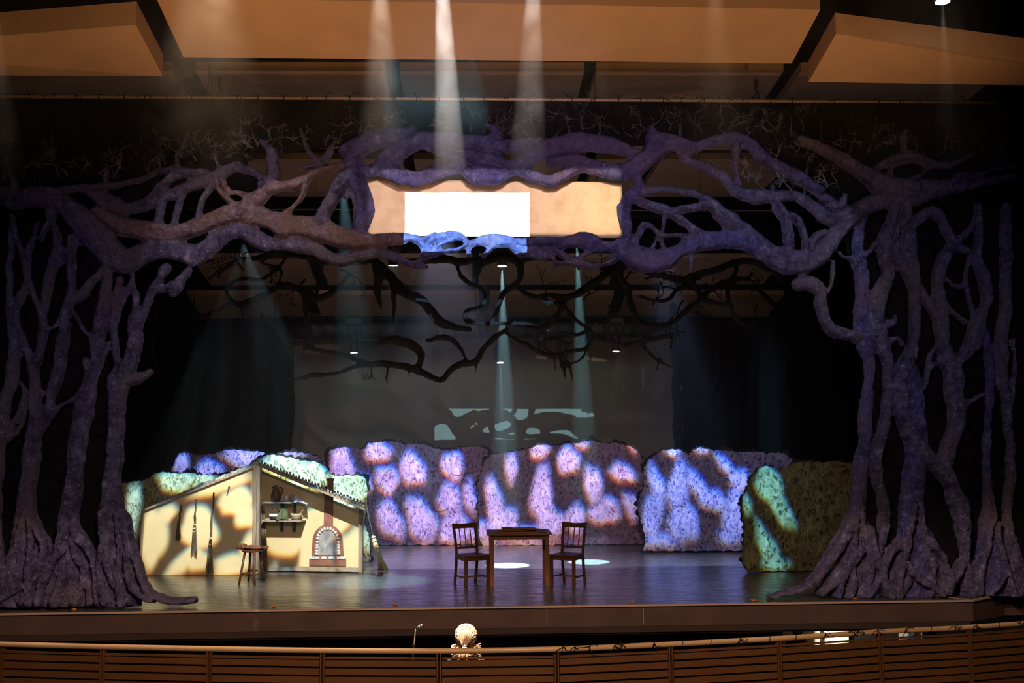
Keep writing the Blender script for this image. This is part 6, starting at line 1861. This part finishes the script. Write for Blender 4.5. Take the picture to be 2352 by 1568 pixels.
def chair(name, cpos, ang, label):
    """local: faces +Y... seat front towards +Y"""
    t = thing(name, (cpos.x, cpos.y, 0), label, 'chair', None, ang)
    MW = t.matrix_basis.copy()

    def b(mb, nm, sm_=False):
        mb.v = [tuple(MW @ Vector(v)) for v in mb.v]
        return mb.build(nm, WOODD, t, sm_)
    w, d, h = 0.40, 0.38, 0.44
    mb = MB()
    n = 12
    top = [(-w / 2 - .01, d / 2 + .015), (w / 2 + .01, d / 2 + .015), (w / 2 - .015, -d / 2), (-w / 2 + .015, -d / 2)]
    mb.slab([(x, y, h) for x, y in top], [(x, y, h - 0.022) for x, y in top]); b(mb, 'seat')
    mb = MB()
    mb.box((0, d / 2 - 0.015, h - 0.05), (w - 0.03, 0.02, 0.055)); mb.box((0, -d / 2 + 0.02, h - 0.05), (w - 0.07, 0.02, 0.055))
    for s_ in (-1, 1): mb.bar((s_ * (w / 2 - .01), d / 2 - .02, h - .05), (s_ * (w / 2 - .03), -d / 2 + .02, h - .05), 0.055, 0.02, (1, 0, 0))
    b(mb, 'seat_frame')
    for s_ in (-1, 1):
        mb = MB(); mb.bar((s_ * (w / 2 - .02), d / 2 - .02, h - .022), (s_ * (w / 2 - .02), d / 2 - .015, 0.001), 0.042); b(mb, 'leg')
        mb = MB(); pts = [(s_ * (w / 2 - .03), -d / 2 - .06, 0.001), (s_ * (w / 2 - .03), -d / 2 - .01, 0.25), (s_ * (w / 2 - .03), -d / 2 + .005, h)]
        for p0, p1 in zip(pts, pts[1:]): mb.bar(p0, p1, 0.028, 0.034, (1, 0, 0))
        b(mb, 'leg')
        mb = MB(); pts = [(s_ * (w / 2 - .03), -d / 2 + .005, h), (s_ * (w / 2 - .025), -d / 2 - .03, 0.66), (s_ * (w / 2 - .02), -d / 2 - .085, 0.85)]
        for p0, p1 in zip(pts, pts[1:]): mb.bar(p0, p1, 0.03, 0.034, (1, 0, 0))
        b(mb, 'back_post')
        mb = MB(); mb.bar((s_ * (w / 2 - .02), d / 2 - .02, 0.115), (s_ * (w / 2 - .03), -d / 2 - .035, 0.115), 0.022, 0.016, (1, 0, 0)); b(mb, 'stretcher')
    mb = MB(); mb.bar((-w / 2 + .03, 0.0, 0.115), (w / 2 - .03, 0.0, 0.115), 0.022, 0.016); b(mb, 'stretcher')
    # top rail, slightly curved
    mb = MB()
    fr_, bk = [], []
    vs = []; m = 8
    for i in range(m + 1):
        x = -w / 2 + w * i / m; cv = -0.025 * (1 - (2 * i / m - 1) ** 2)
        for (dy, z) in ((0.012, 0.80), (-0.012, 0.80), (-0.018, 0.875 + 0.006 * math.cos(2 * math.pi * i / m)), (0.006, 0.875 + 0.006 * math.cos(2 * math.pi * i / m))):
            vs.append((x, -d / 2 - 0.075 + cv + dy, z))
    fs = []
    for i in range(m):
        for k in range(4): fs.append((i * 4 + k, i * 4 + (k + 1) % 4, (i + 1) * 4 + (k + 1) % 4, (i + 1) * 4 + k))
    fs += [(0, 1, 2, 3), (m * 4 + 3, m * 4 + 2, m * 4 + 1, m * 4)]
    mb.add(vs, fs); b(mb, 'top_rail')
    mb = MB(); mb.bar((-w / 2 + .03, -d / 2 - 0.008, 0.52), (w / 2 - .03, -d / 2 - 0.008, 0.52), 0.032, 0.02); b(mb, 'lower_rail')
    for x in (-0.09, 0, 0.09):
        mb = MB(); mb.tube([(x, -d / 2 - 0.008, 0.52), (x, -d / 2 - 0.09 + abs(x) * .1, 0.81)], 0.008, 7); b(mb, 'spindle', True)
    return t


f1 = (G(1071, 1347) + G(1121, 1344) + G(1051, 1341) + G(1095, 1334)) / 4
chair('wooden_chair', f1, math.atan2(-0.42, -0.90) + 2 * 0.42 if False else math.atan2(-0.42, 0.0) * 0 + math.radians(205), 'dark wooden spindle-back chair left of the table')
f2 = (G(1264, 1341) + G(1307, 1346) + G(1303, 1336) + G(1341, 1339)) / 4
chair('wooden_chair', f2, math.radians(150), 'dark wooden spindle-back chair right of the table')

# dry leaves on the stage lip and floor tape
LL = ['orange dry leaf on the stage lip at far left', 'orange dry leaf on the stage lip below the cottage', 'orange dry leaf on the stage lip left of the conductor', 'orange dry leaf on the lip right of the chairs',
      'orange dry leaf near the tip of the right root', 'orange dry leaf on the lip before the right trunks']
for k, (x, y) in enumerate([(170, 1401), (630, 1394), (907, 1389), (1453, 1383), (1732, 1380), (1962, 1376)]):
    g_ = G(x, y); g_.y = max(g_.y, SF + 0.04)
    mb = MB(); mb.blob(g_ + Vector((0, 0, 0.011)), (0.028, 0.02, 0.010), 9, 6, 0.8, k)
    mb.tube([g_ + Vector((-0.02, 0, 0.012)), g_ + Vector((-0.045, 0.01, 0.02))], [0.004, 0.002], 5)
    tag(mb.build('dry_leaf', LEAFO), LL[k], 'leaf', 'dry leaves on the stage lip')
a = G(1078, 1390); a.y = SF + 0.03
mb = MB()
for dx in (-0.05, 0.03):
    mb.box((a.x + dx, a.y + 0.32, 0.002), (0.016, 0.6, 0.003))
tag(mb.build('marking_tape', mat('tan tape', (0.3, 0.25, 0.16), 0.7)), 'two short tan tape lines on the floor near the lip', 'tape')

# ------------------------------------------------------------------ pit rail
RZ = 0.20
rp = [(-160, 1473), (0, 1479), (240, 1485), (500, 1490), (740, 1493.5), (1000, 1494.5), (1280, 1490.5), (1530, 1479.5), (1790, 1466), (2030, 1450), (2230, 1440), (2500, 1420)]
rail_pts = [G(x, y, RZ) for x, y in rp]
railp = catmull([tuple(p_) for p_ in rail_pts], 0.12)
rail_thing = thing('pit_rail', rail_pts[5], 'curved wooden slatted rail wall in front of the orchestra pit', 'railing')
mb = MB(); mb.tube(railp, 0.026, 12); mb.build('handrail', RAILW, rail_thing, True, 'pale round wooden handrail')
posts_px = [-150, 5, 236, 481, 741, 1008, 1278, 1540, 1789, 2021, 2226, 2480]


def rail_at(px):
    """point of the rail curve that projects to column px"""
    best = None
    for a, b_ in zip(railp, railp[1:]):
        a, b_ = Vector(a), Vector(b_)
        xa, _ = project(a.x, a.y, a.z); xb, _ = project(b_.x, b_.y, b_.z)
        if xa <= px <= xb:
            return a.lerp(b_, (px - xa) / (xb - xa))
    return Vector(railp[0] if px < 0 else railp[-1])


pv = [rail_at(x) for x in posts_px]
for k, (a, b_) in enumerate(zip(pv, pv[1:])):
    g0, g1 = 0.03, 0.03
    d = (b_ - a); L = d.length; dn = d / L
    nrm = Vector((-dn.y, dn.x, 0))
    s0, s1 = a + dn * g0, b_ - dn * g1
    mb = MB()
    # top ledge strip and boards
    p0, p1 = s0 + Vector((0, 0, -0.068)), s1 + Vector((0, 0, -0.068))
    mb.bar(p0 + nrm * 0.0, p1, 0.012, 0.05, nrm)
    for j in range(9):
        z = -0.115 - 0.077 * j
        mb.bar(s0 + Vector((0, 0, z)), s1 + Vector((0, 0, z)), 0.056, 0.02, nrm)
    mb.build('slat_panel', SLAT, rail_thing)
for k, a in enumerate(pv):
    i = min(k, len(pv) - 2)
    dn = (pv[i + 1] - pv[i]).normalized(); nrm = Vector((-dn.y, dn.x, 0))
    mb = MB()
    for s_ in (-1, 1):
        q = a + dn * 0.016 * s_ + nrm * 0.012
        mb.bar(q + Vector((0, 0, -0.02)), q + Vector((0, 0, -0.85)), 0.010, 0.05, nrm)
    mb.build('post', SLAT, rail_thing)
mb = MB()                      # dark board closing the wall behind the slats
for a, b_ in zip(pv, pv[1:]):
    mb.bar(a + Vector((0, 0.09, -0.52)), b_ + Vector((0, 0.09, -0.52)), 0.80, 0.02, (0, 1, 0))
mb.build('back_board', BLACKP, rail_thing)
mb = MB()
for px_ in [1290, 1318, 1352, 1410, 1425, 1500, 1565, 1630, 1697, 1765, 1825, 1893, 1958, 1966, 2012, 2078, 2135, 2190, 2240, 2292, 2340]:
    q = rail_at(px_)
    mb2 = MB()
    ring = [q + Vector((0.01 * math.sin(a) + 0.004, 0.03 * math.cos(a), 0.03 * math.sin(a))) for a in [k * math.pi / 5 for k in range(11)]]
    mb2.tube(ring, 0.0035, 5)
    if random.random() < 0.7:
        for s_ in (-1, 1, 1):
            e = q + Vector((s_ * random.uniform(.03, .1), -0.035, random.uniform(-0.07, 0.06)))
            mb2.tube([q + Vector((0, -0.03, 0.02)), q.lerp(e, .5) + Vector((0, -0.02, random.uniform(-.02, .04))), e], 0.0035, 5)
    mb2.build('cord_tie', CABLE, rail_thing)

# ------------------------------------------------------------------ person in the pit
YH = 10.1
hc = P(1070, 1466, YH)          # centre of the head
zfloor = -1.35
t = thing('person', (hc.x, YH, zfloor), 'person with curly blond hair tied back, seen from behind in the pit', 'person')
me = bpy.data.meshes.new('body')
zs = hc.z
J = {  # joints (x, y, z, rx, ry)
    'pelvis': (0, 0, -0.72, .14, .10), 'waist': (0, 0, -0.55, .115, .085), 'chest': (0, 0, -0.36, .15, .10), 'neck0': (0, 0, -0.20, .075, .06), 'neck1': (0, .01, -0.12, .05, .05),
    'head0': (0, .03, -0.05, .062, .075), 'head1': (0, .02, 0.02, .075, .088), 'head2': (0, .015, 0.075, .06, .07),
    'shL': (-.17, 0, -0.25, .055, .055), 'elL': (-.23, .05, -0.50, .042, .042), 'wrL': (-.16, .26, -0.52, .028, .028), 'haL': (-.14, .33, -.51, .035, .018),
    'shR': (.17, 0, -0.25, .055, .055), 'elR': (.23, .05, -0.50, .042, .042), 'wrR': (.16, .26, -0.52, .028, .028), 'haR': (.14, .33, -.51, .035, .018),
    'hipL': (-.09, 0, -0.80, .09, .09), 'knL': (-.10, .03, -1.18, .058, .058), 'anL': (-.10, 0, -1.55, .038, .038), 'toL': (-.11, .14, -1.585, .038, .025),
    'hipR': (.09, 0, -0.80, .09, .09), 'knR': (.10, .03, -1.18, .058, .058), 'anR': (.10, 0, -1.55, .038, .038), 'toR': (.11, .14, -1.585, .038, .025)}
kz = (hc.z - zfloor) / 1.62
names = list(J)
E = [('pelvis', 'waist'), ('waist', 'chest'), ('chest', 'neck0'), ('neck0', 'neck1'), ('neck1', 'head0'), ('head0', 'head1'), ('head1', 'head2'),
     ('chest', 'shL'), ('shL', 'elL'), ('elL', 'wrL'), ('wrL', 'haL'), ('chest', 'shR'), ('shR', 'elR'), ('elR', 'wrR'), ('wrR', 'haR'),
     ('pelvis', 'hipL'), ('hipL', 'knL'), ('knL', 'anL'), ('anL', 'toL'), ('pelvis', 'hipR'), ('hipR', 'knR'), ('knR', 'anR'), ('anR', 'toR')]
verts = [(J[n_][0], J[n_][1], J[n_][2] * (kz if J[n_][2] < -0.2 else 1) + hc.z - zfloor) for n_ in names]
edges = [(names.index(a), names.index(b_)) for a, b_ in E]
rads = [(J[n_][3], J[n_][4]) for n_ in names]
for s_, wr in ((-1, 'haL'), (1, 'haR')):   # five fingers on each hand
    base = Vector(verts[names.index(wr)])
    for f_ in range(5):
        off = Vector(((f_ - 2) * 0.017, 0.02, 0)) if f_ else Vector((-s_ * 0.035, -0.03, 0.0))
        dirn = Vector((0, 0.035, -0.004)) if f_ else Vector((-s_ * 0.02, 0.022, 0.005))
        Lf = (0.7, 0.95, 1.0, 0.95, 0.75)[f_]
        i0 = len(verts)
        verts.append(tuple(base + off)); rads.append((.009, .009)); edges.append((names.index(wr), i0))
        verts.append(tuple(base + off + dirn * Lf)); rads.append((.008, .008)); edges.append((i0, i0 + 1))
        verts.append(tuple(base + off + dirn * Lf + Vector((0, 0.02, -0.02)))); rads.append((.007, .007)); edges.append((i0 + 1, i0 + 2))
me.from_pydata(verts, edges, [])
body = bpy.data.objects.new('body', me)
COL.objects.link(body); body.parent = t
skm = body.modifiers.new('skin', 'SKIN')
if not me.skin_vertices: me.attributes
for i, sv in enumerate(me.skin_vertices[0].data):
    sv.radius = rads[i]
    sv.use_root = (i == 0)
body.modifiers.new('sub', 'SUBSURF').levels = 2
body.modifiers['sub'].render_levels = 2
me.materials.append(SKIN)
# face on the far side
mb = MB()
f0 = Vector((hc.x, YH, hc.z))
mb.blob(f0 + Vector((0, 0.115, -0.01)), (0.012, 0.02, 0.022), 10, 8); mb.build('nose', SKIN, t, True)
for s_ in (-1, 1):
    mb = MB(); mb.blob(f0 + Vector((s_ * 0.03, 0.098, 0.018)), (0.012, 0.008, 0.008), 10, 8); mb.build('eye', WHITE, t, True)
    mb = MB(); mb.blob(f0 + Vector((s_ * 0.078, 0.02, 0.0)), (0.010, 0.018, 0.03), 10, 8); mb.build('ear', SKIN, t, True)
mb = MB(); mb.blob(f0 + Vector((0, 0.10, -0.045)), (0.022, 0.010, 0.007), 10, 6); mb.build('mouth', mat('lips', (0.5, 0.2, 0.18), 0.5), t, True)
# blouse
mb = MB()
k_ = f0 + Vector((0, 0, 0))
mb.lathe(k_ + Vector((0, 0, -0.78 * kz)), [(.155, 0), (.15, .1), (.13, .22), (.16, .36), (.175, .46), (.13, .53), (.085, .57)], 22, None, 1.05, 0.78)
for s_ in (-1, 1):
    mb.tube([k_ + Vector((s_ * .13, 0, -.25)), k_ + Vector((s_ * .18, .01, -.28)), k_ + Vector((s_ * .215, .03, -.42))], [0.07, 0.072, 0.06], 12)
mb.build('dark_blouse', BLACKP, t, True)
# hair: cap swept to a low tie, curls at both sides
mb = MB()
mb.blob(f0 + Vector((0, -0.005, 0.028)), (0.108, 0.112, 0.108), 26, 18, 0.10, 4)
random.seed(3)
for k in range(230):
    a = random.uniform(0, 6.28)
    s_ = random.uniform(0.25, 1.45)
    st = f0 + Vector((0.108 * math.sin(s_) * math.cos(a), -0.005 + 0.113 * math.sin(s_) * math.sin(a), 0.03 + 0.11 * math.cos(s_)))
    en = f0 + Vector((random.uniform(-.03, .02) - 0.01, -0.125, -0.035))
    if st.y > f0.y + 0.06: continue
    md = st.lerp(en, 0.5); v = (md - (f0 + Vector((0, 0, 0.02)))); v.normalize()
    md = f0 + Vector((0, 0, 0.025)) + v * 0.120
    mb.tube([st, md, en], [0.005, 0.006, 0.004], 4, 1, False)
for k in range(150):            # curls
    side = random.choice((-1, 1))
    c0 = f0 + Vector((side * random.uniform(0.03, 0.125), random.uniform(-0.12, 0.0), random.uniform(-0.17, -0.03)))
    pts = [c0 + Vector((0.022 * math.cos(q_ * 1.3), 0.018 * math.sin(q_ * 1.3), -0.008 * q_)) for q_ in range(7)]
    mb.tube(pts, 0.0045, 4, 1, False)
for k in range(60):             # ponytail
    e = f0 + Vector((random.uniform(-.07, .03), -0.15 + random.uniform(-.03, .03), -0.2 + random.uniform(-.03, .03)))
    st = f0 + Vector((-0.01, -0.125, -0.035))
    mb.tube([st, st.lerp(e, .4) + Vector((random.uniform(-.03, .03), -0.03, 0.01)), e], [0.004, 0.008, 0.004], 5, 1, False)
mb.build('hair', HAIR, t, True, 'curly blond hair tied back')
mb = MB()
q = f0 + Vector((-0.01, -0.13, -0.04))
mb.tube([q + Vector((0.02 * math.cos(a), 0.012 * math.sin(a), 0.008 * math.sin(a))) for a in [k * math.pi / 5 for k in range(11)]], 0.005, 6); mb.build('hair_tie', BLACKP, t, True)

# microphone stand
b0 = P(949, 1495, 10.6); top = P(955, 1444, 10.6)
t = thing('microphone_stand', (b0.x, 10.6, -1.35), 'slim chrome microphone stand in the pit left of the person', 'microphone stand')
mb = MB(); mb.tube([Vector((b0.x - 0.03, 10.6, -1.34)), b0, top], 0.008, 8); mb.build('pole', CHROME, t, True)
mb = MB(); mb.lathe((b0.x - 0.03, 10.6, -1.35), [(0.12, 0), (0.12, 0.015), (0.03, 0.03)], 20); mb.build('base', BLACKM, t)
mb = MB(); q = b0.lerp(top, 0.2); mb.tube([q, q + (top - b0) * 0.12], 0.013, 8); mb.tube([q + Vector((-0.02, 0, 0.01)), q + Vector((0.025, 0, 0.014))], 0.006, 6); mb.build('clutch', BLACKM, t, True)
mb = MB(); e = P(968, 1437, 10.6)
mb.tube([top, top.lerp(e, .4), e], [0.01, 0.018, 0.022], 10); mb.blob(e, (0.026, 0.026, 0.024), 12, 8)
tag(mb.build('microphone', CHROME, smooth=True), 'small microphone clipped on top of the chrome stand', 'microphone')

# ------------------------------------------------------------------ haze
def vol(name, lo, hi, dens, color, label, hetero=None):
    mb = MB()
    c_ = [(a + b_) / 2 for a, b_ in zip(lo, hi)]
    mb.box(c_, [b_ - a for a, b_ in zip(lo, hi)])
    m = bpy.data.materials.new(name)
    m.use_nodes = True
    nt = m.node_tree
    nt.nodes.remove(nt.nodes['Principled BSDF'])
    vs = nt.nodes.new('ShaderNodeVolumeScatter')
    vs.inputs['Color'].default_value = (*color, 1)
    vs.inputs['Density'].default_value = dens
    vs.inputs['Anisotropy'].default_value = 0.2
    nt.links.new(vs.outputs[0], nt.nodes['Material Output'].inputs['Volume'])
    if hetero:
        tc = nt.nodes.new('ShaderNodeTexCoord')
        n = nt.nodes.new('ShaderNodeTexNoise'); n.inputs['Scale'].default_value = hetero; n.inputs['Detail'].default_value = 3; n.inputs['Distortion'].default_value = 1.2
        nt.links.new(tc.outputs['Object'], n.inputs['Vector'])
        r = nt.nodes.new('ShaderNodeMapRange'); r.inputs[1].default_value = 0.35; r.inputs[2].default_value = 0.65; r.inputs[3].default_value = 0.1; r.inputs[4].default_value = 1.9
        nt.links.new(n.outputs[0], r.inputs[0])
        sx = nt.nodes.new('ShaderNodeSeparateXYZ'); nt.links.new(tc.outputs['Object'], sx.inputs[0])
        z = nt.nodes.new('ShaderNodeMapRange'); z.interpolation_type = 'SMOOTHSTEP'
        z.inputs[1].default_value = lo[2]; z.inputs[2].default_value = lo[2] + 3.0; z.inputs[3].default_value = 0; z.inputs[4].default_value = dens
        nt.links.new(sx.outputs[2], z.inputs[0])
        mu = nt.nodes.new('ShaderNodeMath'); mu.operation = 'MULTIPLY'
        nt.links.new(r.outputs[0], mu.inputs[0]); nt.links.new(z.outputs[0], mu.inputs[1])
        nt.links.new(mu.outputs[0], vs.inputs['Density'])
    o = mb.build(name, m)
    return tag(o, label, 'haze', kind='stuff')


vol('smoke', (-6.0, 9.9, 4.4), (5.5, 10.9, 8.3), 0.055, (1, 1, 1), 'drifting smoke under the ceiling lit by the beams', 1.6)
vol('haze', (-7, 14.3, 0.02), (7, 25.8, 6.6), 0.005, (0.85, 0.95, 1.0), 'thin theatre haze filling the stage')
